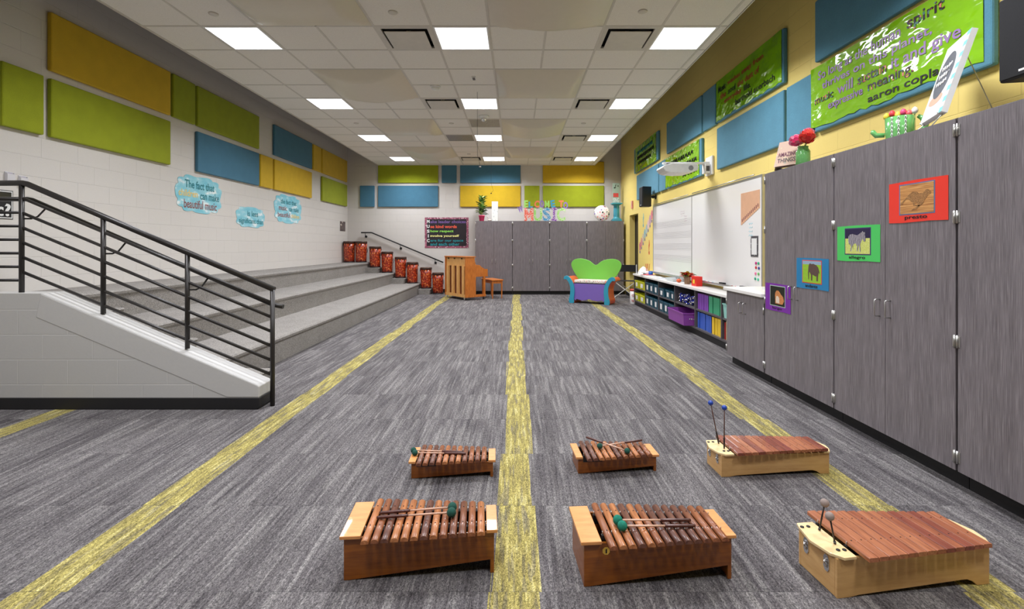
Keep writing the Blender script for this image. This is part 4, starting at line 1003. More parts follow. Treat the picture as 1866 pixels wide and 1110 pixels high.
for k, (c, nm) in enumerate(tcol):
    px_, py_ = -.055 + .022 * k, .05 - .022 * k
    t = thing('tulip', '%s tulip in the green vase' % nm, 'tulip', (2.70 + px_, 3.35 + py_, ZK + .2), 0, 'tulips in the green vase')
    hh = -.004 + .014 * (k % 2)
    MB().tube([(0, 0, -.17), (0, 0, hh)], .003, 6).build('stem', pm('stem_green2', (70, 110, 50), .6), t)
    MB().lathe([(.004, 0), (.017, .01), (.02, .025), (.014, .042), (.004, .05)], (0, 0, hh), 8, sm=True).build('bloom', pm('tulip%d' % k, c, .4), t)
# canvas on easel
cv = thing('canvas_sign', 'tall white canvas with teal striped edge leaning on a wire easel', 'sign')
P0 = Vector((2.65, 3.085, 2.11)); U = Vector((-.14, -.315, 0)); V = Vector((.20, .02, .50)); Nn = U.cross(V).normalized()
if Nn.x > 0: Nn = -Nn
fc = lambda u, v, d: tuple(P0 + U * u + V * v + Nn * d)
def slab(mb, u0, u1, v0, v1, d0, d1, m=0): return poly_on(mb, [(u0, v0), (u1, v0), (u1, v1), (u0, v1)], d0, d1, fc, m)
slab(MB(), 0, 1, 0, 1, 0, .03).build('canvas', M_WHITE, cv)
q = MB()
for k in range(15): slab(q, .86, .995, k / 15, (k + 1) / 15, .0302, .031, k % 2)
q.build('striped_edge', [pm('aqua_stripe', (130, 206, 206), .5), pm('blush_stripe', (240, 222, 212), .5)], cv)
poly_on(MB(), [(.42 + .34 * math.cos(a * PI / 12), .56 + .30 * math.sin(a * PI / 12)) for a in range(24)], .0302, .031, fc).build('grey_oval', pm('slate_oval', (96, 98, 106), .5), cv)
poly_on(MB(), [(.42 + .30 * math.cos(a * PI / 8), .25 + .07 * math.sin(a * PI / 8)) for a in range(16)], .0302, .0308, fc).build('blush_patch', pm('blush', (240, 176, 150), .5), cv)
q = MB()
for r_ in range(3): q.tube([fc(.2 + .42 * i / 14, .66 - .1 * r_ + .035 * math.sin(i * 1.9 + r_), .0325) for i in range(15)], .0035, 5)
q.build('script_lettering', M_WHITE, cv)
q = MB(); bt = P0 + U * .5
q.tube([(2.52, 3.05, ZK), fc(.1, 0, .012), fc(.2, .9, -.004)], .003, 6).tube([(2.44, 2.80, ZK), fc(.9, 0, .012), fc(.8, .9, -.004)], .003, 6).tube([(2.92, 2.86, ZK), fc(.5, .9, -.006)], .003, 6).tube([fc(.1, 0, .04), fc(.1, -.02, .01), fc(.9, -.02, .01), fc(.9, 0, .04)], .003, 6)
q.build('wire_easel', M_STEEL, cv)

# ================================================================ ON TOP OF THE BACK CABINETS
ZB = 2.0305
pot = thing('potted_plant', 'leafy green plant in a hot pink pot on the back cabinets', 'potted plant', (-.97, 13.30, ZB))
MB().lathe([(.062, 0), (.082, .14), (.088, .14), (.088, .165), (.078, .165), (.074, .13), (0, .13)], n=20).build('pot', pm('hot_pink', (236, 62, 112), .4), pot)
q = MB(); rng = random.Random(11)
for lv in range(9): leafset(q, (0, 0, .17 + lv * .055), 13, .035, rng, .17, .03, 3, .75)
q.tube([(0, 0, .12), (0.01, 0, .6)], .006, 6, 3)
q.build('foliage', [pm('leaf1', (46, 92, 46), .4), pm('leaf2', (96, 146, 70), .4), pm('leaf3', (168, 196, 120), .4), pm('leafstem', (70, 80, 40), .6)], pot)
wbx = thing('tall_gift_box', 'tall narrow white patterned box beside the potted plant', 'box', (-.60, 13.30, ZB))
MB().box(-.085, .085, -.06, .06, 0, .52).build('carton', dots('marble_print', (236, 234, 228), (206, 210, 206), 12, .3), wbx, .004); MB().box(-.087, .087, -.062, .062, .5205, .545).build('lid', M_WHITE, wbx, .003)
o = MB().ball((0, 0, .03), .035, 10, sq=(1.3, .8, .8)).ball((.05, 0, .03), .024, 8).tube([(-.03, 0, .05), (-.04, 0, .11)], .008, 6).ball((-.04, 0, .12), .02, 8).build('figurine', pm('cream_figurine', (214, 200, 188), .5)); o.location = (-.76, 13.28, ZB + .0); tag(o, 'small cream figurine between plant and white box', 'figurine')
def letter(ch, x0, x1, z0, z1, mt, lb, grp, tilt=0, y=13.2, th=.035):
    W, Hh = x1 - x0, z1 - z0
    mb = MB()
    if ch == 'I': mb.prism([(-W / 2, 0), (W / 2, 0), (W / 2, Hh * .16), (W * .22, Hh * .16), (W * .22, Hh * .84), (W / 2, Hh * .84), (W / 2, Hh), (-W / 2, Hh), (-W / 2, Hh * .84), (-W * .22, Hh * .84), (-W * .22, Hh * .16), (-W / 2, Hh * .16)], -th, 0)
    elif ch == 'M': mb.prism([(W * a, Hh * b) for a, b in ((-.5, 0), (-.2, 0), (-.2, .52), (-.05, .2), (.05, .2), (.2, .52), (.2, 0), (.5, 0), (.5, 1), (.25, 1), (0, .56), (-.25, 1), (-.5, 1))], -th, 0)
    else: text(mb, ch, -W / 2, W / 2, 0, Hh, th, lambda u, v, d: (u, -d, v), .035)
    o = mb.build('decorative_letter', mt); o.location = ((x0 + x1) / 2, y, z0); o.rotation_euler = (0, tilt, 0)
    return tag(o, lb, 'letter', grp)
kz = 13.2 / 867 / 15.55
LX = lambda z: (940 + z / 15.55 - 941) * 13.2 / 867
LZ = lambda z: ZB + (808 - z) * kz
pal = {'p': ((150, 120, 190), 'purple'), 'g': ((166, 220, 110), 'lime'), 'b': ((70, 160, 196), 'blue'), 'o': ((246, 128, 92), 'orange')}
ORD = ['W', 'first E', 'L', 'C', 'first O', 'M', 'second E', 'T', 'last O']
for (ch, a, b_, c, d, co, tl), nm in zip((('W', 80, 225, 380, 560, 'p', R(-14)), ('E', 235, 345, 222, 424, 'g', 0), ('L', 360, 480, 260, 426, 'b', 0), ('C', 520, 660, 228, 426, 'o', R(4)), ('O', 680, 800, 222, 424, 'p', 0), ('M', 822, 948, 232, 426, 'g', 0), ('E', 1000, 1120, 215, 420, 'b', R(-8)), ('T', 1215, 1350, 225, 426, 'o', 0), ('O', 1345, 1475, 262, 462, 'p', 0)), ORD):
    up = ch != 'W' and nm != 'last O'
    letter(ch, LX(a), LX(b_), LZ(d), LZ(c), pm('letter_' + pal[co][1], pal[co][0], .4), 'small %s letter %s of the WELCOME TO row' % (pal[co][1], nm), 'WELCOME TO letters above the big letters', tl, y=13.2 if up else 13.24, th=.03)
pd = {'M': ((236, 110, 90), 'coral'), 'U': ((156, 216, 106), 'lime'), 'S': ((76, 152, 196), 'blue'), 'I': ((142, 84, 172), 'purple'), 'C': ((170, 220, 124), 'light green')}
for ch, a, b_ in (('M', 240, 500), ('U', 508, 745), ('S', 757, 985), ('I', 1010, 1150), ('C', 1160, 1400)):
    letter(ch, LX(a), LX(b_), ZB, LZ(432), dots('polka_' + ch, pd[ch][0], scale=38, size=.36), 'large %s polka dot letter %s standing on the back cabinets' % (pd[ch][1], ch), 'MUSIC letters on the back cabinets')
rc = thing('round_cushion', 'round white floral cushion standing beside the teal pedestal', 'cushion', (2.38, 13.25, ZB + .222))
MB().lathe([(0, -.05), (.15, -.048), (.205, -.03), (.22, 0), (.205, .03), (.15, .048), (0, .05)], n=32, ax='y').build('pillow', dots('floral_print', (244, 240, 236), scale=17, size=.42, palette=[(236, 130, 150), (30, 30, 34), (244, 240, 236), (150, 130, 190), (240, 220, 130), (244, 160, 170)]), rc)
pe = thing('pedestal', 'teal painted column pedestal in the right back corner', 'pedestal', (2.80, 13.32, ZB))
MB().box(-.13, .13, -.13, .13, 0, .05).box(-.11, .11, -.11, .11, .05, .075).lathe([(.10, .075), (.085, .10), (.08, .12), (.072, .42), (.08, .44), (.10, .455)], n=24).box(-.11, .11, -.11, .11, .455, .475).box(-.14, .14, -.13, .13, .475, .51).build('column', pm('teal_paint', (70, 158, 178), .45), pe, .004)
q = MB()
for k in range(12): a = 2 * PI * k / 12; q.tube([(.079 * math.cos(a), .079 * math.sin(a), .13), (.074 * math.cos(a), .074 * math.sin(a), .41)], .006, 6)
q.build('fluting', pm('teal_paint', (70, 158, 178), .45), pe)
ss = thing('sing_sign', 'grey and red music sign standing on the teal pedestal', 'sign', (2.80, 13.34, ZB + .511))
MB().box(-.10, .10, -.0, .02, 0, .56).build('board', pm('sage_board', (150, 172, 158), .6, var=.2), ss, .003)
MB().box(-.085, .06, -.003, -.0005, .17, .28).build('red_band', pm('red_band', (206, 74, 70), .5), ss)
text(MB(), 'SING', -.085, .08, .02, .15, .001, lambda u, v, d: (u, -d - .001, v), .02).build('lettering', M_WHITE, ss)
MB().ball((-.045, -.003, .43), .02, 10, sq=(1.2, .15, .9)).box(-.028, -.022, -.004, -.001, .43, .51).box(-.028, .0, -.004, -.001, .495, .51).ball((.05, -.003, .48), .016, 10, sq=(1.2, .15, .9)).build('music_notes', M_INK, ss)

# ================================================================ WALL POSTERS
mp = thing('letter_poster', 'black poster with coloured rules and floral border on the back wall', 'poster', (0, YB - .002, 0))
fB = lambda u, v, d: (u, -d, v)
MB().box(-2.64, -1.38, -.006, 0, 1.283, 2.163).build('border', dots('floral_border', (150, 84, 104), scale=30, size=.4, palette=[(226, 170, 184), (90, 40, 60), (206, 110, 140), (240, 220, 226)]), mp)
MB().box(-2.58, -1.44, -.009, -.0062, 1.34, 2.115).build('black_sheet', pm('black_paper', (34, 28, 34), .5), mp)
qx = lambda z: (580 + z / 5.843 - 941) * YB / 867; qz = lambda z: CAMH + (449 - 380 - z / 5.843) * YB / 867
for r_, (cap, rest, x1_, yc, c) in enumerate((('M', 'ake leader choices', 1572, 140, (120, 90, 150)), ('U', 'se kind words', 1475, 192, (244, 96, 70)), ('S', 'how respect', 1440, 243, (150, 226, 90)), ('I', 'nvolve yourself', 1500, 293, (244, 240, 150)), ('C', 'are for our space', 1545, 343, (30, 142, 150)), (None, 'and each other', 1505, 379, (30, 142, 150)))):
    ft = lambda u, v, d: (u, -.0095 - d, v)
    if cap: text(MB(), cap, qx(1167 if cap == 'I' else 1157), qx(1177 if cap == 'I' else 1186), qz(yc + 16), qz(yc - 18), .001, ft, .04).build('initial', M_WHITE, mp)
    text(MB(), rest, qx(1194), qx(x1_), qz(yc + 17), qz(yc - 15), .001, ft, .025).build('lettering', pm('poster_ink%d' % r_, c, .5), mp)
# clouds on the left wall
def cloud(yc, zc, w_, h_, lumps, lb, lines, seed):
    t = thing('cloud_poster', lb, 'poster', (XL, yc, zc), 0, 'sky blue cloud posters on the left wall')
    fn = lambda u, v, d: (.002 + d, u, v)
    pts = []; n = 96
    for i in range(n):
        a = 2 * PI * i / n; r = 1 + .055 * abs(math.sin(lumps * a / 2 + seed)) * 2 - .05
        ca, sa = math.cos(a), math.sin(a); e = .62
        pts.append((w_ / 2 * math.copysign(abs(ca) ** e, ca) * r, h_ / 2 * math.copysign(abs(sa) ** e, sa) * r))
    vs = [fn(u, v, 0) for u, v in pts] + [fn(u, v, .004) for u, v in pts]
    poly_on(MB(), pts, 0, .004, fn).build('sheet', M_SKYBLUE, t)
    for st, u0, u1, v0, v1, mt in lines:
        if st is None:
            text(MB(), 'children' if False else '~~~~', u0, u1, v0, v1, .001, lambda u, v, d: fn(u, v, d + .004), .04).build('yellow_word', mt, t)
        else: text(MB(), st, u0, u1, v0, v1, .001, lambda u, v, d: fn(u, v, d + .0042), .015).build('lettering', mt, t)
    return t
cloud(7.32, 2.12, 1.02, .54, 11, 'nearest cloud poster, starting The fact that, on the left wall', [('The fact that', -.34, .34, .08, .20, M_TEALINK), ('children', -.47, -.06, -.05, .05, M_YPAINT), ('can make', .0, .46, -.07, .05, M_TEALINK), ('beautiful music', -.36, .40, -.22, -.09, M_BROWNINK)], .3)
cloud(8.72, 1.86, .90, .36, 9, 'smallest cloud poster, reading is less significant than', [('is less', -.12, .24, .02, .12, M_TEALINK), ('significant than', -.38, .42, -.14, -.02, M_TEALINK)], 1.1)
cloud(10.16, 2.12, 1.16, .58, 11, 'farthest cloud poster on the left wall, under the mustard panel', [('the fact that', -.34, .36, .10, .20, M_TEALINK), ('music', -.42, -.08, -.04, .06, M_BROWNINK), ('can make', .02, .46, -.04, .06, M_TEALINK), ('beautiful', -.46, .06, -.18, -.08, M_BROWNINK), ('children', .1, .5, -.18, -.09, M_YPAINT)], .8)
ph = thing('corner_picture', 'small dark picture on the left wall above the drums', 'picture', (XL, 13.33, 1.89))
MB().box(.001, .005, -.2, .2, -.135, .135).build('print', dots('dark_photo', (92, 76, 74), scale=9, size=.35, palette=[(70, 56, 56), (206, 196, 186), (120, 106, 90), (60, 50, 50)]), ph)
sgn = thing('black_sign', 'black sign with white letters behind the railing, left picture edge', 'sign', (XL, 4.60, 0))
MB().box(.001, .004, -.5, 0, 1.59, 1.865).build('border', M_INK, sgn)
MB().box(.0042, .005, -.5, -.006, 1.597, 1.858).build('white_line', M_WHITE, sgn); MB().box(.0052, .006, -.5, -.016, 1.607, 1.848).build('black_sheet', M_INK, sgn)
for ch, u0, u1, v1 in (('c', -.145, -.088, 1.705), ('?', -.078, -.024, 1.738)):
    text(MB(), ch, u0, u1, 1.617, v1, .001, lambda u, v, d: (.0062 + d, u, v), .03).build('lettering', M_WHITE, sgn)
MB().box(.0061, .0066, -.45, -.02, 1.775, 1.84).build('photo_strip', pm('dark_olive_photo', (44, 40, 24), .5, var=.5, scale=40), sgn)
for k, y in enumerate((4.56, 4.685)):
    z = 2.035 if k == 0 else 2.015
    ch_ = thing('wall_holder', 'clear acrylic holder above the railing, %s of the pair' % ('left', 'right')[k], 'holder', (XL, y, z))
    MB().box(.001, .03, -.035, .035, -.09, -.085).box(.001, .006, -.035, .035, -.085, .01).box(.025, .03, -.035, .035, -.085, -.01).box(.006, .025, -.035, -.031, -.085, 0).box(.006, .025, .031, .035, -.085, 0).build('case', pm('acrylic_grey', (214, 212, 216), .1), ch_)
    MB().box(.010, .014, -.028, .028, -.084, .0).build('card', pm('lilac_card', (176, 170, 186), .4), ch_)

# ================================================================ DRUMS
def make_drum():
    t = thing('tube_drum', '', 'drum', group='red patterned tube drums on the steps')
    MB().lathe([(.143, .025), (.146, .10), (.155, .40), (.158, .53)], n=32).build('shell', M_DRUM, t)
    MB().lathe([(.147, 0), (.150, .005), (.150, .024), (.143, .026)], n=32).build('foot_ring', M_BLACK, t)
    MB().lathe([(.158, .53), (.164, .532), (.164, .575), (.160, .59), (.155, .592), (.15, .585)], n=32).build('rim', M_DBROWN, t)
    MB().lathe([(.152, .58), (.150, .586), (0, .588)], n=32).build('drumhead', M_DHEAD, t)
    for k in range(5):
        a = 2 * PI * k / 5 - .5
        MB().tube([(.163 * math.cos(a), .163 * math.sin(a), .56), (.163 * math.cos(a), .163 * math.sin(a), .49)], .008, 6).ball((.163 * math.cos(a), .163 * math.sin(a), .49), .014, 8).build('tuning_lug', M_BLACK, t)
    MB().tube([(.153, 0, .40), (.17, 0, .38), (.175, 0, .33), (.168, 0, .28), (.15, 0, .27)], .007, 6).build('strap_handle', M_BLACK, t)
    return t
dr = None
DP = [(-4.69, .88, 'in the corner on the top tier, leftmost'), (-4.355, .88, 'second from left, on the top tier'), (-3.965, .735, 'on the upper half step'), (-3.625, .59, 'on the middle tier'),
      (-3.25, .4425, 'on the middle half step'), (-2.92, .295, 'on the lowest tier'), (-2.535, .1475, 'on the lowest half step'), (-2.20, 0, 'on the floor, partly behind the piano')]
for k, (x, z, lb) in enumerate(DP):
    o = make_drum() if dr is None else copy_tree(dr)
    dr = dr or o
    o.location = (x, 13.36, z + .0005); o.rotation_euler = (0, 0, R(-20 + 37 * k % 60 - 20))
    o['label'] = 'red patterned tube drum ' + lb

# ================================================================ PIANO
OAK = wood('piano_oak', (166, 84, 24), (214, 128, 52), .35, (14, 14, 1.5), 4)
OAKL = wood('piano_back_wood', (206, 144, 74), (236, 184, 114), .5, (14, 14, 1.5), 4)
pn = thing('upright_piano', 'honey oak upright piano on casters, its open back toward the tiers', 'piano', (-1.24, 11.62, 0), R(38))
LP = 1.02
sp_ = [(0, .07), (0, 1.055), (.26, 1.055), (.275, .95), (.30, .875), (.42, .86), (.455, .82), (.5, .77), (.655, .755), (.66, .57), (.30, .57), (.30, .07)]
MB().prism(sp_, 0, .035).build('side_panel', OAK, pn, .003); MB().prism(sp_, LP - .035, LP).build('side_panel', OAK, pn, .003)
MB().box(-.01, .29, -.012, LP + .012, 1.056, 1.082).build('top_lid', OAK, pn, .004)
MB().box(.03, .06, .036, LP - .036, .84, 1.05).build('back_header', OAKL, pn)
for k, y in enumerate((.09, .34, .59, .84)): MB().box(.004, .055, y, y + .105, .14, .84).build('back_post', OAKL, pn)
MB().box(.004, .10, .036, LP - .036, .07, .139).build('back_sill', OAKL, pn)
MB().box(.06, .07, .036, LP - .036, .14, .84).build('soundboard', pm('soundboard_red', (96, 22, 10), .6, var=.25), pn)
MB().box(.24, .255, .036, LP - .036, .07, 1.05).build('front_panel', OAK, pn)
MB().box(.26, .62, .036, LP - .036, .60, .64).build('keybed', OAK, pn)
MB().prism([(.256, .87), (.42, .855), (.60, .75), (.62, .68), (.6, .68), (.41, .83), (.256, .845)], .036, LP - .036).build('fallboard', OAK, pn)
for y in (.0, LP - .05): MB().box(.53, .585, y, y + .05, .131, .569).build('front_leg', OAK, pn, .003); MB().box(.301, .60, y, y + .05, .07, .13).build('toe_block', OAK, pn, .003)
for (x, y) in ((.03, .10), (.03, LP - .1), (.55, .03), (.55, LP - .03)):
    MB().lathe([(.022, -.012), (.022, .012)], (x, y, .0225), 14, ax='x').box(x - .012, x + .012, y - .012, y + .012, .045, .069).build('caster', M_CHROME if x < .1 else M_BLACK, pn)
q = MB()
for y in (.2, .55, .85): q.box(-.003, 0.028, y, y + .015, 1.01, 1.04)
q.build('latch', M_BLACK, pn)

pbn = thing('piano_bench', 'honey oak piano bench with tapered legs beside the piano', 'bench', (-.62, 12.0, 0), R(27))
MB().box(0, .33, 0, .72, .455, .485).build('seat', OAK, pbn, .006)
MB().box(.03, .30, .03, .045, .385, .454).box(.03, .30, .675, .69, .385, .454).box(.03, .045, .045, .675, .385, .454).box(.285, .30, .045, .675, .385, .454).build('apron', OAK, pbn)
for x in (.02, .275):
    for y in (.02, .665):
        v = [(x + .01, y + .01, 0), (x + .028, y + .01, 0), (x + .028, y + .028, 0), (x + .01, y + .028, 0), (x, y, .454), (x + .036, y, .454), (x + .036, y + .036, .454), (x, y + .036, .454)]
        MB().add(v, [(3, 2, 1, 0), (4, 5, 6, 7), (0, 1, 5, 4), (1, 2, 6, 5), (2, 3, 7, 6), (3, 0, 4, 7)]).build('leg', OAK, pbn)

# ================================================================ SETTEE
st = thing('painted_settee', 'storybook settee with green heart back, teal arms and purple front', 'settee', (1.25, 11.19, 0), R(-29))
SG = pm('settee_green', (120, 198, 76), .35, var=.03); ST = pm('settee_teal', (52, 152, 178), .35, var=.03); SPp = pm('settee_purple', (124, 98, 178), .35, var=.03); SO = pm('settee_orange', (220, 92, 56), .35, var=.03); SC = pm('settee_coral', (236, 116, 80), .4)
def bez(pts, n=8):
    out = []; m_ = len(pts)
    for i in range(m_):
        p0, p1, p2, p3 = (Vector(pts[(i + k - 1) % m_] + (0,)) for k in range(4))
        for k in range(n):
            t = k / n; q = .5 * ((2 * p1) + (-p0 + p2) * t + (2 * p0 - 5 * p1 + 4 * p2 - p3) * t * t + (-p0 + 3 * p1 - 3 * p2 + p3) * t ** 3)
            out.append((q.x, q.y))
    return out
half = [(.475, .885), (.64, .985), (.86, 1.035), (1.03, 1.0), (1.10, .90), (1.06, .76), (.97, .62), (.85, .47)]
hp_ = half + [(.95 - x, z) for x, z in reversed(half[1:])]
MB().prism(bez(hp_, 6), .47, .50, sm=True).build('backrest', SG, st, .006)
arm = [(.0, .0), (.10, .0), (.105, .12), (.12, .28), (.10, .42), (.045, .54), (-.03, .62), (-.10, .635), (-.145, .60), (-.14, .55), (-.08, .545), (-.02, .47), (.015, .36), (.01, .2), (-.02, .08)]
armp = bez(arm, 5)
for s_ in (0, 1):
    P_ = armp if s_ == 0 else [(.95 - x, z) for x, z in armp]
    a = MB().prism(P_, 0, .035).build('arm_front', ST, st, .004)
    MB().prism([(x * .93 + (.01 if s_ == 0 else .055), z * .97) for x, z in P_], .036, .46).build('arm_side', SO, st)
fr = [(.10, .10), (.14, .06), (.16, .10), (.22, .085), (.3, .07), (.4, .085), (.475, .11), (.55, .085), (.65, .07), (.73, .085), (.79, .10), (.81, .06), (.85, .10), (.85, .46), (.10, .46)]
MB().prism(fr, .03, .05).build('front_panel', SPp, st, .003)
MB().box(.09, .86, .036, .47, .46, .475).build('seat_board', M_BLACK, st); MB().box(.1, .85, .45, .468, .1, .46).build('rear_panel', SPp, st)
cu = thing('seat_cushion', 'floral seat cushion on the painted settee', 'cushion', (1.25, 11.19, .476), R(-29))
MB().box(.10, .85, .03, .455, 0, .07).build('pad', dots('cushion_print', (236, 228, 214), scale=40, size=.4, palette=[(206, 60, 70), (30, 30, 34), (236, 228, 214), (240, 190, 170)]), cu, .02, 3)
# ================================================================ DIRECTOR CHAIR
dc_ = thing('director_chair', 'white folding director chair with black back behind the settee', 'chair', (2.52, 12.25, 0), R(-20))
MB().box(.02, .50, .435, .445, .66, .84).build('back_sling', pm('black_canvas', (28, 27, 30), .8), dc_); MB().box(.03, .49, .05, .43, .43, .44).build('seat', pm('black_canvas', (28, 27, 30), .8), dc_)
for x in (.0, .5): MB().box(x, x + .025, .42, .46, .44, .85).build('back_post', M_WHITE, dc_); MB().box(x - .01, x + .035, .02, .47, .60, .625).build('armrest', M_WHITE, dc_); MB().box(x, x + .025, .05, .08, .44, .6).build('arm_post', M_WHITE, dc_); MB().box(x, x + .025, .03, .46, .405, .435).build('seat_rail', M_WHITE, dc_); MB().box(x, x + .025, .0, .46, .0, .03).build('foot_rail', M_WHITE, dc_)
for y in (.05, .42):
    MB().prism([(.0, .03), (.03, .03), (.52, .405), (.49, .405)], y, y + .02).build('cross_leg', M_WHITE, dc_); MB().prism([(.495, .03), (.525, .03), (.03, .405), (.0, .405)], y + .021, y + .04).build('cross_leg', M_WHITE, dc_)

# ================================================================ XYLOPHONES
ROSE = [wood('rosewood%d' % i, a, b, .36, (30, 2, 30), 3, .2) for i, (a, b) in enumerate((((92, 50, 34), (140, 86, 58)), ((116, 62, 36), (170, 106, 66)), ((150, 86, 46), (208, 138, 86)), ((84, 48, 38), (128, 82, 62))))]
PAD = [wood('padauk%d' % i, a, b, .35, (30, 2, 30), 3, .3) for i, (a, b) in enumerate((((124, 64, 40), (172, 102, 68)), ((140, 78, 48), (188, 120, 82)), ((106, 48, 34), (148, 78, 56))))]
BOXR = wood('xylo_box_brown', (122, 62, 6), (158, 90, 20), .35, (2, 2, 24), 3, .3)
CAPR = wood('xylo_cap_light', (212, 140, 78), (228, 162, 98), .35, (3, 16, 16), 3, .3)
BOXM = wood('maple_box', (194, 148, 90), (214, 172, 114), .4, (2, 2, 14), 3, .2)
CAPM = wood('maple_cap', (232, 200, 144), (244, 216, 166), .4, (3, 14, 14), 3, .2)
HOLE = M_GAP
def xylo(lb, loc, rz, L, h, dL, dR, nb, x0, x1, yf, yb, cap, style):
    """yf/yb: (first,last) bar front / back y"""
    t = thing('xylophone', lb, 'xylophone', loc, rz, 'xylophones on the carpet')
    boxm, capm, bars = (BOXR, CAPR, ROSE) if style == 'rose' else (BOXM, CAPM, PAD)
    ybk = lambda u, v: dL + (dR - dL) * max(0, min(1, u / L))
    top = h - .014
    rise = h * (.30 if style == 'rose' else .17); leg = .016 if style == 'rose' else .055
    if style == 'rose': pf_ = [(0, 0), (.02, .0), (L - leg, rise), (L - leg, 0), (L, 0), (L, top), (0, top)]
    else: pf_ = [(0, 0), (.05, .0), (.09, .006), (L - .12, rise * .95), (L - .10, rise * .95), (L - .075, rise * .6), (L - leg, 0), (L, 0), (L, top), (0, top)]
    wt = .012
    MB().prism(pf_, 0, wt).prism(pf_, lambda u, v: ybk(u, v) - wt, ybk).box(0, wt, wt, dL - wt, 0.001, top).box(L - wt, L, wt, dR - wt, .001, top).prism([(wt, rise + .004), (wt, rise + .01), (L - wt, rise + .01), (L - wt, rise + .004)], wt, lambda u, v: ybk(u, v) - wt, m=1).build('resonator_box', [boxm, pm('dark_interior', (60, 34, 18), .8)], t, .002)
    if style == 'rose':
        cw, cw2 = cap
        MB().box(-.014, cw, -.012, dL + .01, top + .0005, h).build('end_cap', capm, t, .002)
        MB().box(L - cw2, L + .014, -.012, dR + .012, top + .0005, h).build('end_cap', capm, t, .002)
    else:
        cw, cw2 = cap
        cL = [(cw, -.012), (.02, -.014), (-.012, .02), (-.03, dL * .5), (-.012, dL - .02), (-.0, dL + .012), (cw, dL + .012)]
        cp = MB().prism(cL, top + .0005, h - .002, 'z').build('end_cap', capm, t, .002)
        cR = [(L - cw2, -.012), (L - .005, -.012), (L + .02, .03), (L + .03, dR * .5), (L + .01, dR), (L - cw2, dR + .012)]
        cp2 = MB().prism(cR, top + .0005, h - .002, 'z').build('end_cap', capm, t, .002)
        for x, y in ((.03, .03), (.055, .028), (.0, dL - .02), (.028, dL - .02)): MB().lathe([(.0075, 0), (.0075, .003), (.003, .004)], (x, y, h - .002), 12).build('plug', M_BLACK, cp)
        for y in (.02, dR * .5, dR - .02): MB().lathe([(.008, 0), (.008, .003), (.003, .004)], (L - .01, y, h - .002), 12).build('plug', M_BLACK, cp2)
        for y in (dL * .25, dL * .78):
            MB().prism([(y - .014, h * .52), (y - .007, h * .44), (y + .007, h * .44), (y + .014, h * .52), (y + .014, h * .74), (y + .007, h * .82), (y - .007, h * .82), (y - .014, h * .74)], -.003, -.0003, 'x').lathe([(.006, -.006), (.006, -.003)], (0, y, h * .72), 10, ax='x').lathe([(.006, -.006), (.006, -.003)], (0, y, h * .54), 10, ax='x').tube([(-.006, y - .006, h * .56), (-.01, y, h * .62), (-.006, y + .006, h * .7)], .003, 6).build('latch', M_CHROME, t)
    # rails with pins
    pitch = (x1 - x0) / (nb - 1); bw_ = pitch * (.80 if style == 'rose' else .9)
    zb = h + (.004 if style == 'rose' else .002); th_ = .016 if style == 'rose' else .016
    for fr_ in (.33, .80):
        p = []
        for xx, i in ((x0 - pitch * .6, 0), (x1 + pitch * .6, 1)): yy = yf[i] + (yb[i] - yf[i]) * fr_; p.append((xx, yy))
        (xa, ya), (xb, yb_) = p
        q = MB().add([(xa, ya - .007, top - .02), (xb, yb_ - .007, top - .02), (xb, yb_ + .007, top - .02), (xa, ya + .007, top - .02), (xa, ya - .007, zb - .001), (xb, yb_ - .007, zb - .001), (xb, yb_ + .007, zb - .001), (xa, ya + .007, zb - .001)],
                     [(3, 2, 1, 0), (4, 5, 6, 7), (0, 1, 5, 4), (1, 2, 6, 5), (2, 3, 7, 6), (3, 0, 4, 7)])
        for k in range(nb + 1):
            xx = x0 + pitch * (k - .5); f2 = (xx - xa) / (xb - xa); yy = ya + (yb_ - ya) * f2
            q.tube([(xx, yy, zb - .003), (xx, yy, zb + .013)], .0018, 6, 1)
        q.build('bar_rail', [M_BLACK, M_STEEL], t)
    rng = random.Random(lb)
    for k in range(nb):
        f2 = k / (nb - 1); xc = x0 + pitch * k; ya = yf[0] + (yf[1] - yf[0]) * f2; yy = yb[0] + (yb[1] - yb[0]) * f2; hw = bw_ / 2
        if style == 'rose':
            sec = [(-hw, 0)] + [(-hw * math.cos(PI * j / 10), th_ * (.25 + .75 * math.sin(PI * j / 10))) for j in range(11)] + [(hw, 0)]
        else: sec = [(-hw, 0), (-hw, th_ * .8), (-hw * .86, th_), (hw * .86, th_), (hw, th_ * .8), (hw, 0)]
        q = MB().prism([(xc + a, zb + b) for a, b in sec], ya, yy, sm=style == 'rose')
        for fr_ in (.33, .80): q.lathe([(.0028, 0), (.0028, .0012)], (xc, ya + (yy - ya) * fr_, zb + th_ - .0004), 8, m=1)
        q.build('bar', [rng.choice(bars), HOLE], t)
    return t, zb + th_
A = dict(L=.598, h=.182, dL=.235, dR=.165, nb=13, x0=.098, x1=.545, yf=(-.0755, -.054), yb=(.2306, .173), cap=(.068, .031), style='rose')
B = dict(L=.468, h=.102, dL=.175, dR=.135, nb=11, x0=.052, x1=.415, yf=(-.0795, -.043), yb=(.174, .131), cap=(.026, .027), style='rose')
xylo('brown alto xylophone in the front row, left, green mallet heads at its right', (-.687, 1.892, 0), R(4.4), **A)
xy2, _ = xylo('brown alto xylophone in the front row, middle, with a round gold sticker', (.264, 1.857, 0), R(4.3), **A)
MB().prism([(.088 + .0155 * math.cos(a * PI / 4 + .39), .137 + .0155 * math.sin(a * PI / 4 + .39)) for a in range(8)], -.0012, -.0002).prism([(.085, .128), (.091, .128), (.091, .146), (.085, .143)], -.0016, -.0012, m=1).build('sticker', [pm('gold_sticker', (232, 190, 80), .4), M_INK], xy2)
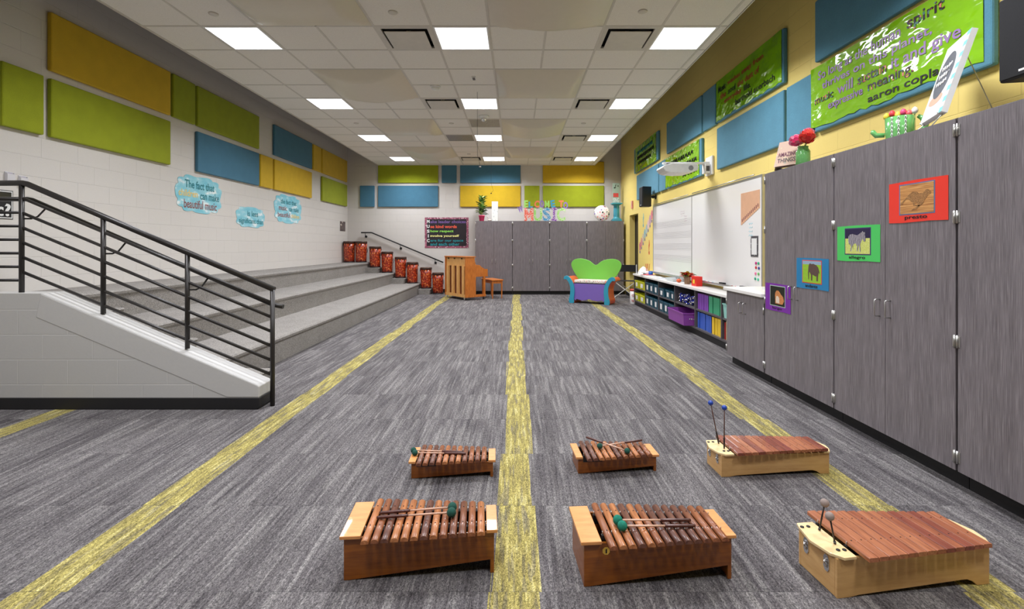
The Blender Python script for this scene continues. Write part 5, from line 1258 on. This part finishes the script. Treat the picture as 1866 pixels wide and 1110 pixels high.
xylo('small brown soprano xylophone in the back row, left', (-.602, 2.724, 0), R(2.6), **B)
xylo('small brown soprano xylophone in the back row, middle, under crossed mallets', (.361, 2.782, 0), R(4.0), **B)
xylo('large pale maple xylophone in the front row, right, with grey-headed mallets', (1.2096, 1.7945, 0), R(6.8), .657, .164, .205, .165, 13, .103, .61, (-.055, -.032), (.262, .195), (.072, .045), 'maple')
xylo('pale maple xylophone in the back row, right, with blue-headed mallets', (1.1815, 2.741, 0), R(3.8), .651, .138, .18, .14, 13, .092, .61, (-.047, -.020), (.212, .155), (.072, .04), 'maple')
# ---- mallets
M_YARN = pm('dark_green_yarn', (22, 74, 62), .9, scale=120, var=.4, bmp=.6); M_YARN2 = pm('teal_green_yarn', (16, 118, 96), .9, scale=120, var=.4, bmp=.6)
M_GRIP = wood('grip_brown', (60, 28, 22), (92, 48, 38), .4, (1, 1, 1), 30); M_STICK = wood('stick_birch', (196, 150, 124), (222, 184, 160), .4, (1, 1, 1), 30)
def mallet(hd, tl, r, mh, lb, grip=.42, ms=None, mg_=None, group='yarn mallets on the xylophones', rs=.0042):
    hd = Vector(hd); tl = Vector(tl); t = thing('mallet', lb, 'mallet', tl, 0, group)
    a = hd - tl; d = a.normalized(); g_ = a * grip
    MB().tube([(0, 0, 0), d * .01, g_ - d * .01, g_], [rs * 1.2, rs * 1.55, rs * 1.55, rs * 1.2], 10).build('grip', mg_ or M_GRIP, t)
    MB().tube([g_, a - d * r * .9], rs, 8).build('stick', ms or M_STICK, t)
    MB().ball(a, r, 18).build('head', mh, t)
mallet((-.272, 2.020, .2225), (-.576, 2.000, .209), .0195, M_YARN, 'green mallet on front left xylophone, farther of its pair')
mallet((-.270, 1.980, .2225), (-.577, 1.966, .209), .0195, M_YARN, 'green mallet on front left xylophone, nearer of its pair')
mallet((.410, 1.925, .2225), (.713, 1.948, .209), .0195, M_YARN2, 'teal-green mallet on front middle xylophone, farther of its pair')
mallet((.420, 1.885, .2225), (.717, 1.908, .209), .0195, M_YARN2, 'teal-green mallet on front middle xylophone, nearer of its pair')
mallet((-.611, 2.826, .119), (-.3105, 2.780, .128), .0170, M_YARN, 'green mallet with head on the left cap, back left xylophone, farther')
mallet((-.595, 2.792, .119), (-.293, 2.760, .128), .0170, M_YARN, 'green mallet with head on the left cap, back left xylophone, nearer')
mallet((.4975, 2.838, .139), (.765, 2.897, .150), .0170, M_YARN, 'green mallet crossing under, its grip pointing right')
mallet((.645, 2.770, .139), (.430, 2.925, .157), .0170, M_YARN, 'green mallet crossing over, its grip pointing back left')
BST = pm('dark_stick', (34, 28, 28), .4)
gm_ = 'mallets standing in the maple xylophones'
GRY = pm('grey_felt_head', (150, 134, 126), .9, scale=60, var=.15, bmp=.3); BLU = pm('blue_rubber', (28, 66, 160), .35)
mallet((1.266, 1.954, .276), (1.244, 1.954, .164), .0165, GRY, 'grey-headed mallet standing in front maple xylophone, farther one', .1, BST, BST, gm_, .0032)
mallet((1.228, 1.865, .272), (1.249, 1.865, .164), .0165, GRY, 'grey-headed mallet standing in front maple xylophone, nearer one', .1, BST, BST, gm_, .0032)
BRS = pm('brown_stick', (84, 50, 40), .4)
mallet((1.173, 2.874, .384), (1.222, 2.874, .138), .0155, BLU, 'blue-headed mallet leaning left in back maple xylophone', .3, BRS, BST, gm_, .0032)
mallet((1.2256, 2.804, .379), (1.2245, 2.804, .138), .0155, BLU, 'blue-headed mallet standing upright in back maple xylophone', .28, BRS, BST, gm_, .0032)
